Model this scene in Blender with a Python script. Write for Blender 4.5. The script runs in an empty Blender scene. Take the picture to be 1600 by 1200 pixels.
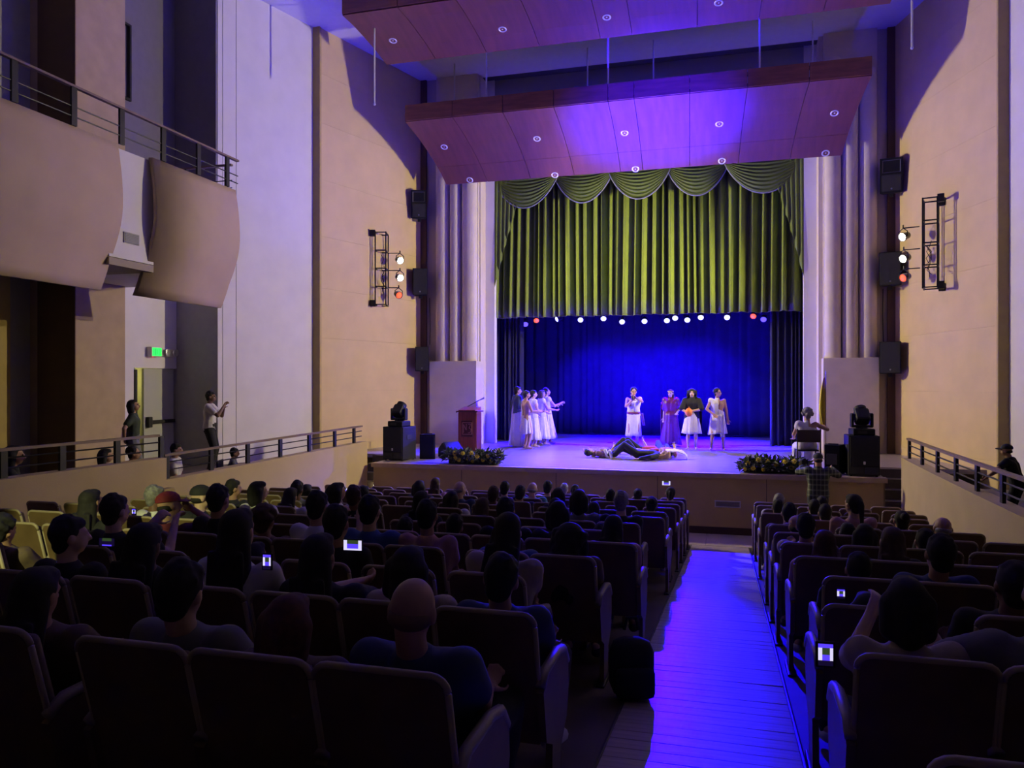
import bpy, bmesh, math, random
import numpy as np
from mathutils import Vector, Matrix, Euler
random.seed(7)
V = Vector
SC = bpy.context.scene
COL = SC.collection
PI = math.pi
# ------------------------------------------------------------------ camera, world, exposure
EYE = V((0, 0, 3.18)); FPX = 1200.0
YAW = math.atan(336 / 1200.0); SN, CS = math.sin(YAW), math.cos(YAW)
cd = bpy.data.cameras.new('camera'); cam = bpy.data.objects.new('camera', cd); COL.objects.link(cam)
cam.location = EYE; cam.rotation_euler = (PI / 2, 0, YAW)
cd.sensor_fit = 'HORIZONTAL'; cd.sensor_width = 36; cd.lens = 36 * FPX / 1600; cd.clip_start = .02; cd.clip_end = 200
SC.camera = cam
w = bpy.data.worlds.new('world'); SC.world = w; w.use_nodes = True
w.node_tree.nodes['Background'].inputs[0].default_value = (.02, .018, .02, 1)
w.node_tree.nodes['Background'].inputs[1].default_value = .1
SC.view_settings.view_transform = 'Standard'; SC.view_settings.look = 'None'
SC.view_settings.exposure = 0.0; SC.view_settings.gamma = 1.0; SC.view_settings.use_curve_mapping = False
# light levels (fixture lamps are created beside their fixture; the blue uplights are added)
E_WHITE = 2500; E_RED = 40; E_BLUE = 19000; E_HEAD = 90000; E_GLOW = 1700; E_AISLE = 24000; E_HOUSE = 6
# ------------------------------------------------------------------ helpers
def rdir(x, y):
    u = (x - 800) / FPX; v = (600 - y) / FPX
    return V((-SN + u * CS, CS + u * SN, v))
def at_Y(x, y, Y): r = rdir(x, y); return EYE + r * (Y / r.y)
def at_X(x, y, X): r = rdir(x, y); return EYE + r * (X / r.x)
def at_z(x, y, z): r = rdir(x, y); return EYE + r * ((z - EYE.z) / r.z)
SLOPE = .0987
def floor_z(Y): return max(0.0, (16 - Y) * SLOPE)
AX = -2.45
def mir(x): return 2 * AX - x
MATS = {}
def mat(name, col, rough=.6, metal=0, noise=0, scale=6, bump=0, bscale=40, emit=None, es=0, spec=None, stretch=None):
    if name in MATS: return MATS[name]
    m = bpy.data.materials.new(name); m.use_nodes = True; nt = m.node_tree; b = nt.nodes['Principled BSDF']
    b.inputs['Base Color'].default_value = (*col, 1); b.inputs['Roughness'].default_value = rough; b.inputs['Metallic'].default_value = metal
    if spec is not None: b.inputs['Specular IOR Level'].default_value = spec
    tc = None
    def coords():
        t = nt.nodes.new('ShaderNodeTexCoord')
        if stretch:
            mp = nt.nodes.new('ShaderNodeMapping'); mp.inputs['Scale'].default_value = stretch
            nt.links.new(t.outputs['Object'], mp.inputs['Vector']); return mp.outputs['Vector']
        return t.outputs['Object']
    if noise:
        tc = coords()
        n = nt.nodes.new('ShaderNodeTexNoise'); n.inputs['Scale'].default_value = scale; n.inputs['Detail'].default_value = 6
        nt.links.new(tc, n.inputs['Vector'])
        r = nt.nodes.new('ShaderNodeValToRGB')
        r.color_ramp.elements[0].position = .3; r.color_ramp.elements[1].position = .7
        r.color_ramp.elements[0].color = (*[c * (1 - noise) for c in col], 1)
        r.color_ramp.elements[1].color = (*[min(1, c * (1 + noise)) for c in col], 1)
        nt.links.new(n.outputs['Fac'], r.inputs['Fac']); nt.links.new(r.outputs['Color'], b.inputs['Base Color'])
    if bump:
        tc = tc or coords()
        n2 = nt.nodes.new('ShaderNodeTexNoise'); n2.inputs['Scale'].default_value = bscale; n2.inputs['Detail'].default_value = 4
        nt.links.new(tc, n2.inputs['Vector'])
        bp = nt.nodes.new('ShaderNodeBump'); bp.inputs['Strength'].default_value = bump; bp.inputs['Distance'].default_value = .02
        nt.links.new(n2.outputs['Fac'], bp.inputs['Height']); nt.links.new(bp.outputs['Normal'], b.inputs['Normal'])
    if emit:
        b.inputs['Emission Color'].default_value = (*emit, 1); b.inputs['Emission Strength'].default_value = es
    MATS[name] = m
    return m
class MB:
    """collects shapes for ONE mesh object"""
    def __init__(s): s.v = []; s.f = []; s.m = []
    def add(s, vs, fs, mi=0):
        o = len(s.v); s.v += [tuple(p) for p in vs]; s.f += [tuple(i + o for i in f) for f in fs]; s.m += [mi] * len(fs); return s
    def box(s, a, b, mi=0, M=None):
        x0, y0, z0 = a; x1, y1, z1 = b
        vs = [V(p) for p in ((x0,y0,z0),(x1,y0,z0),(x1,y1,z0),(x0,y1,z0),(x0,y0,z1),(x1,y0,z1),(x1,y1,z1),(x0,y1,z1))]
        if M: vs = [M @ p for p in vs]
        return s.add(vs, ((3,2,1,0),(4,5,6,7),(0,1,5,4),(1,2,6,5),(2,3,7,6),(3,0,4,7)), mi)
    def bbox(s, a, b, r=.01, mi=0, M=None):
        """box with bevelled edges"""
        bm = bmesh.new(); c = (V(a) + V(b)) / 2; d = V(b) - V(a)
        bmesh.ops.create_cube(bm, size=1, matrix=Matrix.Translation(c) @ Matrix.Diagonal((abs(d.x), abs(d.y), abs(d.z), 1)))
        bmesh.ops.bevel(bm, geom=bm.edges[:], offset=min(r, .45 * min(abs(d.x), abs(d.y), abs(d.z))), segments=2, affect='EDGES', profile=.5)
        bm.verts.index_update()
        vs = [M @ v.co if M else v.co.copy() for v in bm.verts]; fs = [[v.index for v in f.verts] for f in bm.faces]; bm.free()
        return s.add(vs, fs, mi)
    def tube(s, pts, r, n=8, mi=0, cap=True):
        pts = [V(p) for p in pts]; rs = r if isinstance(r, (list, tuple)) else [r] * len(pts)
        vs = []; fs = []; prev = None
        for i, p in enumerate(pts):
            d = (pts[min(i + 1, len(pts) - 1)] - pts[max(i - 1, 0)]).normalized()
            if prev is None: a = d.orthogonal().normalized()
            else: a = (prev - d * prev.dot(d)).normalized()
            prev = a; b = d.cross(a)
            for k in range(n): t = 2 * PI * (k + .5) / n; vs.append(p + (a * math.cos(t) + b * math.sin(t)) * rs[i])
        for i in range(len(pts) - 1):
            for k in range(n): fs.append((i*n+k, i*n+(k+1)%n, (i+1)*n+(k+1)%n, (i+1)*n+k))
        if cap: fs.append(tuple(range(n))[::-1]); fs.append(tuple((len(pts)-1)*n + k for k in range(n)))
        return s.add(vs, fs, mi)
    def lathe(s, prof, n=20, mi=0, M=None):
        """prof: (radius, z) pairs"""
        vs = []; fs = []
        for r, z in prof:
            for k in range(n): t = 2*PI*k/n; p = V((r*math.cos(t), r*math.sin(t), z)); vs.append(M @ p if M else p)
        for i in range(len(prof)-1):
            for k in range(n): fs.append((i*n+k, i*n+(k+1)%n, (i+1)*n+(k+1)%n, (i+1)*n+k))
        fs.append(tuple(range(n))[::-1]); fs.append(tuple((len(prof)-1)*n+k for k in range(n)))
        return s.add(vs, fs, mi)
    def ell(s, c, r, R=None, n=12, mi=0):
        vs = []; fs = []; h = n // 2 + 1
        for i in range(h + 1):
            ph = PI * i / h
            for k in range(n):
                t = 2*PI*k/n; p = V((r[0]*math.sin(ph)*math.cos(t), r[1]*math.sin(ph)*math.sin(t), -r[2]*math.cos(ph)))
                vs.append(V(c) + (R @ p if R else p))
        for i in range(h):
            for k in range(n): fs.append((i*n+k, i*n+(k+1)%n, (i+1)*n+(k+1)%n, (i+1)*n+k))
        return s.add(vs, fs, mi)
    def cap(s, p0, r0, p1, r1, n=10):
        p0 = V(p0); p1 = V(p1); d = p1 - p0; L = d.length
        d = d / L if L > 1e-6 else V((0, 0, 1)); a = d.orthogonal().normalized(); b = d.cross(a)
        vs = []; fs = []; rows = []
        for i in range(4): ph = PI/2 * (i + .15) / 4; rows.append((p0 - d*r0*math.cos(ph), r0*math.sin(ph)))
        rows.append((p0, r0)); rows.append((p1, r1))
        for i in range(3, -1, -1): ph = PI/2 * (i + .15) / 4; rows.append((p1 + d*r1*math.cos(ph), r1*math.sin(ph)))
        for c, r in rows:
            for k in range(n): t = 2*PI*k/n; vs.append(c + (a*math.cos(t) + b*math.sin(t))*r)
        for i in range(len(rows)-1):
            for k in range(n): fs.append((i*n+k, i*n+(k+1)%n, (i+1)*n+(k+1)%n, (i+1)*n+k))
        fs.append(tuple(range(n))[::-1]); fs.append(tuple((len(rows)-1)*n+k for k in range(n)))
        return s.add(vs, fs)
    def prism(s, poly, y0, y1, mi=0, M=None):
        """poly in xz, extruded along y"""
        n = len(poly); vs = [V((x, y0, z)) for x, z in poly] + [V((x, y1, z)) for x, z in poly]
        if M: vs = [M @ p for p in vs]
        fs = [tuple(range(n)), tuple(range(2*n-1, n-1, -1))] + [(i, i+n, (i+1)%n+n, (i+1)%n) for i in range(n)]
        return s.add(vs, fs, mi)
    def sheet(s, grid, mi=0):
        """grid[i][j] of points"""
        h = len(grid); wd = len(grid[0]); vs = [p for r in grid for p in r]
        fs = [(i*wd+j, i*wd+j+1, (i+1)*wd+j+1, (i+1)*wd+j) for i in range(h-1) for j in range(wd-1)]
        return s.add(vs, fs, mi)
    def mesh(s, name='mesh', smooth=False):
        me = bpy.data.meshes.new(name); me.from_pydata(s.v, [], s.f)
        me.polygons.foreach_set('material_index', s.m)
        bm = bmesh.new(); bm.from_mesh(me); bmesh.ops.recalc_face_normals(bm, faces=bm.faces[:]); bm.to_mesh(me); bm.free()
        me.polygons.foreach_set('use_smooth', [smooth] * len(me.polygons)); me.update(); return me
    def build(s, name, m, parent=None, smooth=False, loc=None, rot=None):
        me = s.mesh(name, smooth)
        return link(name, me, m, parent, loc, rot)
def link(name, me, m=None, parent=None, loc=None, rot=None):
    o = bpy.data.objects.new(name, me); COL.objects.link(o)
    if m is not None:
        for k in (m if isinstance(m, (list, tuple)) else [m]): me.materials.append(k)
    if parent: o.parent = parent
    if loc is not None: o.location = loc
    if rot is not None: o.rotation_euler = rot
    return o
def share(name, me, m, parent=None, loc=None, rot=None, scale=None):
    """object on shared mesh data with its own material"""
    if not me.materials: me.materials.append(None)
    o = bpy.data.objects.new(name, me); COL.objects.link(o)
    if parent: o.parent = parent
    if loc is not None: o.location = loc
    if rot is not None: o.rotation_euler = rot
    if scale is not None: o.scale = scale
    if m is not None: o.material_slots[0].link = 'OBJECT'; o.material_slots[0].material = m
    return o
def tag(o, label=None, cat=None, group=None, kind=None):
    if label: o['label'] = label
    if cat: o['category'] = cat
    if group: o['group'] = group
    if kind: o['kind'] = kind
    return o
def thing(name, label, cat, loc=(0,0,0), rz=0, group=None, rot=None):
    o = bpy.data.objects.new(name, None); COL.objects.link(o); o.empty_display_size = .1
    o.location = loc; o.rotation_euler = rot if rot is not None else (0, 0, rz); return tag(o, label, cat, group)
def struct(name, mb, m, parent=None, smooth=False, label=None, cat=None):
    o = mb.build(name, m, parent, smooth); o['kind'] = 'structure'
    if label: o['label'] = label
    if cat: o['category'] = cat
    return o
def spot(name, parent, loc, target, energy, col, angle, blend=.3, size=.06):
    l = bpy.data.lights.new(name, 'SPOT'); l.energy = energy; l.color = col; l.spot_size = math.radians(angle); l.spot_blend = blend; l.shadow_soft_size = size
    o = bpy.data.objects.new(name, l); COL.objects.link(o)
    o.location = loc; o.rotation_euler = (V(target) - V(loc)).to_track_quat('-Z', 'Y').to_euler()
    return o
def point(name, loc, energy, col, size=.1):
    l = bpy.data.lights.new(name, 'POINT'); l.energy = energy; l.color = col; l.shadow_soft_size = size
    o = bpy.data.objects.new(name, l); COL.objects.link(o); o.location = loc; return o
ORD = ['first','second','third','fourth','fifth','sixth','seventh','eighth','ninth','tenth','eleventh','twelfth','thirteenth','fourteenth','fifteenth','sixteenth']
# ------------------------------------------------------------------ materials
TAN = mat('tan_paint', (.64, .49, .20), .75, noise=.05, scale=2, bump=.08, bscale=60)
WHITE = mat('white_paint', (.72, .69, .67), .8, noise=.04, scale=2, bump=.06, bscale=60)
CREAM = mat('cream_plaster', (.62, .54, .41), .75, noise=.06, scale=3, bump=.08, bscale=50)
BROWN = mat('brown_paint', (.115, .065, .03), .8, noise=.08, scale=3)
OLIVE = mat('olive_paint', (.42, .32, .10), .8, noise=.05)
GREYW = mat('grey_wall_paint', (.34, .33, .30), .8, noise=.05)
CEIL = mat('ceiling_paint', (.62, .60, .62), .85, noise=.03)
DARKW = mat('dark_void_paint', (.035, .035, .038), .9, noise=.1)
SFACE = mat('stage_front_paint', (.52, .39, .15), .8, noise=.07, scale=2)
STAGEF = mat('stage_floor_laminate', (.34, .29, .27), .3, noise=.22, scale=2.2, stretch=(.5, 6, 1), bump=.02, bscale=12)
AISLE = mat('aisle_laminate', (.42, .35, .30), .36, noise=.25, scale=3, stretch=(.6, 8, 1))
FLOORD = mat('dark_concrete_floor', (.10, .075, .05), .6, noise=.2, scale=3)
FLOORL = mat('pale_tile_floor', (.50, .42, .28), .35, noise=.1, scale=2)
WOODP = mat('reddish_veneer_panel', (.16, .05, .032), .42, noise=.16, scale=1.6, stretch=(5, .6, 1))
WOODF = mat('dark_veneer_fascia', (.24, .085, .03), .5, noise=.25, scale=2, stretch=(.8, 5, 6))
BLACKM = mat('black_metal', (.018, .017, .017), .45, .3)
BLACKP = mat('black_plastic', (.009, .009, .010), .55, noise=.1, scale=30, spec=.25)
GRILLE = mat('black_grille', (.009, .009, .010), .7, bump=.6, bscale=260)
CHROME = mat('satin_metal', (.55, .55, .58), .28, .9)
RAILW = mat('brown_wood_handrail', (.20, .13, .085), .5, noise=.2, scale=4)
GREEN = mat('green_velvet', (.185, .25, .022), .85, noise=.1, scale=3, bump=.1, bscale=80)
GREEND = mat('green_satin', (.12, .17, .02), .65, noise=.1, scale=4)
TRIM = mat('silver_fringe', (.26, .27, .26), .6, noise=.15, scale=40)
BLACKC = mat('black_velour', (.020, .019, .024), .95, noise=.2, scale=4)
BLUEC = mat('dark_blue_velour', (.02, .02, .042), .9, noise=.15, scale=3)
LECT = mat('mahogany', (.30, .075, .028), .35, noise=.25, scale=4, stretch=(6, 6, .8))
LECTD = mat('dark_mahogany', (.12, .028, .013), .35, noise=.25, scale=4)
SEATB = mat('seat_laminate', (.15, .095, .045), .45, noise=.18, scale=5)
SEATE = mat('seat_edge_trim', (.34, .27, .17), .5)
SEATF = mat('seat_fabric', (.16, .115, .07), .9, noise=.2, scale=50)
SEATL = mat('pale_seat_laminate', (.50, .43, .24), .6, noise=.05, scale=8)
VENT = mat('vent_louver', (.16, .16, .17), .5)
WFRAME = mat('white_frame', (.62, .60, .55), .6)
def emat(name, col, s): return mat(name, (.02, .02, .02), .4, emit=col, es=s)
# ------------------------------------------------------------------ shell: floors
STZ = 1.34
mb = MB(); mb.add([(-13.2, -4.2, floor_z(-4.2)), (9, -4.2, floor_z(-4.2)), (9, 16, -.0), (-13.2, 16, -.0), (-13.2, -4.2, -1), (9, -4.2, -1), (9, 16, -1), (-13.2, 16, -1)],
       ((0,1,2,3), (4,7,6,5), (0,4,5,1), (1,5,6,2), (2,6,7,3), (3,7,4,0)))
fl = struct('floor', mb, FLOORD)
# front cross walkway (pale, level) in front of the stage
mb = MB()
for i in range(12):
    x = -8 + i * .95; mb.box((x + .004, 15.05, -.05), (x + .946, 16.44, .075))
wk = struct('floor_walkway', mb, FLOORL)
# aisle planks laid across the slope
PL = MB().bbox((-.515, -.069, -.02), (.515, .069, .012), .003).mesh('plank')
pl_par = struct('floor_aisle', MB().add([(-.66, -.4, floor_z(-.4)+.004), (.40, -.4, floor_z(-.4)+.004), (.40, 15.05, floor_z(15.05)+.004), (-.66, 15.05, floor_z(15.05)+.004), (-.66, -.4, floor_z(-.4)-.1), (.40, -.4, floor_z(-.4)-.1), (.40, 15.05, floor_z(15.05)-.1), (-.66, 15.05, floor_z(15.05)-.1)], ((0,1,2,3),(7,6,5,4),(0,4,5,1),(1,5,6,2),(2,6,7,3),(3,7,4,0))), AISLE)
y = .8
while y < 15.0:
    o = share('plank', PL, AISLE, pl_par, (-.13, y, floor_z(y) + .006), (-math.atan(SLOPE) + random.gauss(0, .006), random.gauss(0, .003), 0)); y += .14
# brass edge strips of the aisle
for x in (-.655, .395):
    a, b = V((x, .5, floor_z(.5) + .012)), V((x, 15.05, floor_z(15.05) + .012))
    struct('trim_1' if x < 0 else 'trim_2', MB().tube([a, b], .012, 6), mat('dark_edge_strip', (.05, .045, .04), .6))
# ------------------------------------------------------------------ stage
SY0 = 16.44
mb = MB().box((-7.98, SY0 + .02, -.1), (2.98, SY0 + .25, STZ - .10)).box((-7.98, SY0 + .25, -.1), (-7.75, 19.0, STZ - .1)).box((2.75, SY0 + .25, -.1), (2.98, 19.0, STZ - .1))
sf = struct('wall_stage_front', mb, SFACE)
MB().box((-8.02, SY0 - .03, STZ - .10), (3.02, SY0 + .22, STZ - .004)).build('nosing', mat('stage_nosing', (.50, .38, .22), .5, noise=.1), sf)
MB().box((-7.97, SY0 + .005, -.05), (2.97, SY0 + .03, .22)).build('plinth', mat('dark_plinth', (.06, .03, .02), .6), sf)
for k in range(5): MB().box((-7.98 + 2.19 * k + 2.18, SY0 + .014, .22), (-7.98 + 2.19 * k + 2.19, SY0 + .024, STZ - .1)).build('joint', DARKW, sf)
vp = at_Y(1137, 788, SY0)
v = thing('floor_vent', 'small rectangular air vent low on the tan stage front facing the aisle', 'vent', (vp.x, SY0 + .02, vp.z))
MB().box((-.26, -.02, -.07), (.26, 0, -.05)).box((-.26, -.02, .05), (.26, 0, .07)).box((-.26, -.02, -.05), (-.235, 0, .05)).box((.235, -.02, -.05), (.26, 0, .05)).build('frame', WFRAME, v)
for k in range(4): MB().box((-.235, -.012, -.045 + k * .024), (.235, -.002, -.028 + k * .024)).build('slat', VENT, v)
mb = MB().box((-7.98, SY0 + .2, STZ - .1), (2.98, 19, STZ)).box((-10.2, 18.55, STZ - .1), (-7.98, 22.2, STZ)).box((2.98, 18.55, STZ - .1), (5.4, 22.2, STZ)).box((-7.98, 19, STZ - .1), (2.98, 28.6, STZ)).box((-12, 22.2, STZ - .1), (-7.98, 28.6, STZ)).box((2.98, 22.2, STZ - .1), (7, 28.6, STZ))
struct('floor_stage', mb, STAGEF)
# side steps up to the stage with step lamps
DKSTEP = mat('dark_step_stone', (.07, .05, .035), .5, noise=.15)
for sd in (0, 1):
    s = MB(); xa, xb = (-8.9, -7.99) if sd == 0 else (2.99, 3.9)
    root = struct('wall_steps_left' if sd == 0 else 'wall_steps_right', MB().box((xa, 18.3, 0), (xb, 18.56, STZ - .01)), DKSTEP)
    for k in range(6):
        z = STZ - (k + 1) * .2; y1 = 18.3 - k * .26
        MB().bbox((xa, y1 - .27, 0 if z > .05 else -.05), (xb, y1, max(z, .02)), .008).build('step', DKSTEP, root)
for i, (px_, py_) in enumerate(((597, 745), (586, 758))):
    p = at_Y(px_, py_, 17.765 - .26 * i)
    l = thing('step_light', ('upper' if i == 0 else 'lower') + ' round step light glowing on the dark side steps', 'light', p, group='step lights')
    MB().lathe([(.045, 0), (.045, .02), (.035, .025)], 14, M=Matrix.Rotation(PI/2, 4, 'X')).build('bezel', CHROME, l)
    MB().lathe([(.034, .024), (.02, .036)], 14, M=Matrix.Rotation(PI/2, 4, 'X')).build('lens', emat('step_lamp_glow', (1, .9, .6), 14), l)
    point('step_lamp', p + V((0, -.12, 0)), 1.6, (1, .85, .5), .03)
# ------------------------------------------------------------------ side walls
CZ = 12.6
WL = lambda Y: -9.14 - .295 * (22.3 - Y)      # tan wall line, left
def wall_slab(x0, y0, x1, y1, z0, z1, th, side):
    d = V((x1 - x0, y1 - y0, 0)).normalized(); n = V((-d.y, d.x, 0)) * th * side
    a, b = V((x0, y0, 0)), V((x1, y1, 0)); pts = [a, b, b + n, a + n]
    return MB().add([(p.x, p.y, z) for z in (z0, z1) for p in pts], ((0,1,2,3),(7,6,5,4),(0,4,5,1),(1,5,6,2),(2,6,7,3),(3,7,4,0)))
zl = [0, 1.55, 3.0, 4.4, 5.72, 7.1, 8.6, 10.1, 11.4, CZ]
for sd in (0, 1):
    f = (lambda x: x) if sd == 0 else mir; nm = 'left' if sd == 0 else 'right'; sg = 1 if sd == 0 else -1
    x0, y0, x1, y1 = f(WL(18.2)), 18.2, f(WL(22.3)), 22.3
    root = struct('wall_tan_' + nm, wall_slab(x0 - .06*sg, y0, x1 - .06*sg, y1 + .1, 0, CZ, .3, sg), OLIVE)
    for a, b in zip(zl, zl[1:]):
        wall_slab(x0, y0 + .004, x1, y1, a + .0015, b - .0015, .06, sg).build('wall_panel', TAN, root)
    # thin return and white wall towards the audience
    xw0, xw1 = f(WL(18.2) - .16), f(WL(15.3) - .16)
    struct('trim_3' if sd == 0 else 'trim_4', wall_slab(f(WL(18.2) - .2), 18.2, f(WL(18.2) + .02), 18.2, 0, CZ, .09, -sg), OLIVE)
    root = struct('wall_white_' + nm, wall_slab(xw1, 15.3, xw0, 18.2, 0, CZ, .3, sg), WHITE)
    for t in (.045, .17):
        xx, yy = xw1 + (xw0 - xw1) * t, 15.3 + 2.9 * t
        MB().box((-.004, -.004, 1.3), (.004, .004, CZ), M=Matrix.Translation((xx + .003*sg, yy - .003, 0))).build('joint', GREYW, root)
    # alcove end wall, door wall, piers
    bx = lambda a, b: MB().box((min(f(a[0]), f(b[0])), a[1], a[2]), (max(f(a[0]), f(b[0])), b[1], b[2]))
    struct('wall_alcove_' + nm, bx((-12.6, 15.3, 0), (WL(15.3) - .165, 15.55, CZ)), GREYW)
    struct('wall_door_' + nm, bx((-12.75, 13.15, 0), (-12.5, 13.95, 6.6)), WHITE)
    struct('wall_over_door_' + nm, bx((-12.75, 13.95, 3.54), (-12.5, 15.3, 6.6)), WHITE)
    struct('wall_upper_' + nm, bx((-12.75, 13.15, 6.6), (-12.5, 15.3, CZ)), mat('upper_shaded_grey', (.17, .155, .165), .8, noise=.05))  # darker grey stands in for the missing light on the upper wall
    struct('wall_upper_alcove_' + nm, bx((-12.5, 15.24, 6.6), (WL(15.3) - .17, 15.3, CZ)), mat('upper_shaded_grey', (.17, .155, .165), .8, noise=.05))
    struct('wall_pier_' + nm, bx((-13.2, 11.9, 0), (-12.0, 13.15, CZ)), mat('pier_paint', (.44, .33, .18), .8, noise=.08, scale=3))
    MB().box((min(f(-12.9), f(-12.0)), 11.88, 0), (max(f(-12.9), f(-12.0)), 11.899, CZ)).build('brown_face', BROWN, bpy.data.objects['wall_pier_' + nm])
    struct('wall_rear_side_' + nm, bx((-13.4, -4.2, 0), (-13.1, 11.9, CZ)), GREYW)
    struct('wall_olive_strip_' + nm, bx((-13.12, 10.95, 0), (-13.02, 11.4, 8.4)), OLIVE)
    struct('wall_vestibule_' + nm, bx((-14.6, 15.0, 1.0), (-12.75, 15.2, 4)), GREYW)
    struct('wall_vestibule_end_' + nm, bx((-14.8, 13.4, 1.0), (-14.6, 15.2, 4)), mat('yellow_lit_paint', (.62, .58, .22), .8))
    struct('wall_vestibule_side_' + nm, bx((-14.6, 13.4, 1.0), (-12.75, 13.6, 4)), GREYW)
struct('wall_back', MB().box((-13.4, -4.4, 0), (9, -4.2, CZ)), GREYW)
struct('ceiling', MB().box((-13.4, -4.4, CZ), (9, 22.5, CZ + .2)), CEIL)
struct('ceiling_stage', MB().box((-12.2, 22.5, CZ), (7.2, 28.8, CZ + .2)), DARKW)
struct('wall_stage_back', MB().box((-12.2, 28.6, 1), (7.2, 28.8, CZ)), DARKW)
struct('wall_stage_left', MB().box((-12.2, 22.9, 1), (-12, 28.6, CZ)), DARKW)
struct('wall_stage_right', MB().box((7, 22.9, 1), (7.2, 28.6, CZ)), DARKW)
# proscenium
struct('wall_proscenium_header', MB().box((-9.3, 22.85, 9.6), (4.4, 23.1, CZ)), mat('header_paint', (.23, .22, .24), .8))
struct('wall_proscenium_left', MB().box((-12.2, 22.8, 1), (-6.95, 23.05, CZ)), WHITE)
struct('wall_proscenium_right', MB().box((2.06, 22.8, 1), (7.2, 23.05, CZ)), WHITE)
for sd in (0, 1):
    nm = ('left', 'right')[sd]
    e = [-8.62, -8.16, -7.78, -7.28] if sd == 0 else [3.82, 3.36, 2.94, 2.50]
    ped = (-8.73, -7.23) if sd == 0 else (2.46, 3.82)
    root = struct('wall_pilaster_' + nm, MB().box((min(e[0], e[-1]), 22.15, 3.86), (max(e[0], e[-1]), 22.9, CZ)), CREAM)
    for k in range(3):
        xa, xb = sorted((e[k], e[k+1])); g = []
        c = (xa + xb) / 2; r = (xb - xa) / 2
        for z in (3.86, CZ - .75 - .18 * (2 - k)):
            g.append([V((c - r * math.cos(PI * j / 14) * .96, 22.16 - (.02 if j in (0, 14) else .02 + .24 * math.sin(PI * j / 14) ** .8), z)) for j in range(15)])
        m2 = MB().sheet(g); top = [p for p in g[1]]; m2.add(top, [tuple(range(15))]); m2.build('flute', CREAM, root, True)
    struct('wall_pedestal_' + nm, MB().bbox((ped[0], 21.85, STZ - .05), (ped[1], 22.85, 3.87), .01), CREAM)
    gx = sorted((e[0], -9.25 if sd == 0 else 4.35))
    struct('wall_corner_' + nm, MB().box((gx[0], 22.28, 1), (gx[1], 22.9, CZ)), mat('corner_paint', (.42, .36, .30), .8))
    sx = sorted(((-9.19 if sd == 0 else 4.29), (-8.98 if sd == 0 else 4.08)))
    struct('trim_%d' % (5 + sd), MB().box((sx[0], 22.2, 1), (sx[1], 22.3, CZ)), BROWN)
    # return between pilaster and jamb strip
    rx = sorted((e[-1], -7.36 if sd == 0 else 2.43))
    struct('trim_%d' % (7 + sd), MB().box((rx[0] - .04, 22.3, 1), (rx[1] + .04, 22.85, CZ)), CREAM)
# ------------------------------------------------------------------ galleries, parapets, railings
# left lower gallery
struct('floor_gallery_left', MB().box((-13.1, -1, .5), (-10.0, 16.5, 1.3)).box((-10.0, -1, .5), (-8.3, 16.5, .95)).box((-14.6, 13.6, .6), (-13.1, 15.0, 1.3)), FLOORD)
struct('floor_gallery_right', MB().box((3.25, -1, .6), (8.3, 15.5, 1.3)), FLOORD)
PARA = mat('parapet_paint', (.50, .385, .17), .75, noise=.05, scale=2, bump=.08, bscale=60)
def slab_poly(x0, x1, prof):  # prof: (y, z) polygon
    n = len(prof); vs = [V((x0, y, z)) for y, z in prof] + [V((x1, y, z)) for y, z in prof]
    return MB().add(vs, [tuple(range(n)), tuple(range(2*n-1, n-1, -1))] + [(i, i+n, (i+1)%n+n, (i+1)%n) for i in range(n)])
struct('wall_parapet_left', slab_poly(-8.36, -8.16, [(9.75, 0), (16.5, 0), (16.5, 1.83), (9.75, 1.73)]), PARA)
struct('wall_parapet_rear_left', slab_poly(-8.36, -8.14, [(-2, 0), (9.75, 0), (9.75, 2.07), (-2, 2.05)]), PARA)
struct('wall_parapet_block_left', MB().bbox((-8.37, 9.55, 1.2), (-8.02, 9.8, 1.62), .02), OLIVE)
# right parapet: a gently curved wall
rp = [(3.1, 15.6), (3.02, 13.5), (2.95, 11), (2.9, 8.8), (2.93, 7), (3.05, 5), (3.3, 2.5), (3.6, 0)]
mb = MB(); g = []
for x, y in rp:
    g.append([V((x, y, 0)), V((x, y, 1.82)), V((x + .22, y, 1.82)), V((x + .22, y, 0)), V((x, y, 0))])
mb.sheet(g); mb.add(g[0][:4], [(0,1,2,3)]); mb.add(g[-1][:4], [(0,1,2,3)])
struct('wall_parapet_right', mb, mat('right_parapet_paint', (.44, .345, .19), .75, noise=.05, scale=2, bump=.08, bscale=60))
def railing(label, path, posts, h_top, h_bars, pw=.045, group=None, hr=.03):
    """path: points of the wall top; posts: points; parts: handrail, bars, posts"""
    t = thing('railing', label, 'railing', path[0], group='gallery railings'); o = V(path[0]); P = [V(p) - o for p in path]
    m = MB(); 
    for a, b in zip(P, P[1:]):
        d = (b - a).normalized(); n = V((-d.y, d.x, 0)) * .035
        A, B = a + V((0,0,h_top)), b + V((0,0,h_top)); u = V((0,0,.035))
        m.add([A-n, A+n, B+n, B-n, A-n-u, A+n-u, B+n-u, B-n-u], ((0,1,2,3),(7,6,5,4),(0,4,5,1),(1,5,6,2),(2,6,7,3),(3,7,4,0)))
    m.build('handrail', RAILW, t)
    for h in h_bars: MB().tube([p + V((0,0,h)) for p in P], .011, 6).build('bar', BLACKM, t)
    for q in posts:
        q = V(q) - o; MB().box((q.x - .02, q.y - pw, q.z), (q.x + .02, q.y + pw, q.z + h_top - .03)).build('post', BLACKM, t)
    return t
def lpos(px_, X): r = rdir(px_, 600); return r.y * X / r.x
zA = lambda y: 1.73 + (y - 9.75) * .1 / 6.75
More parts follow.
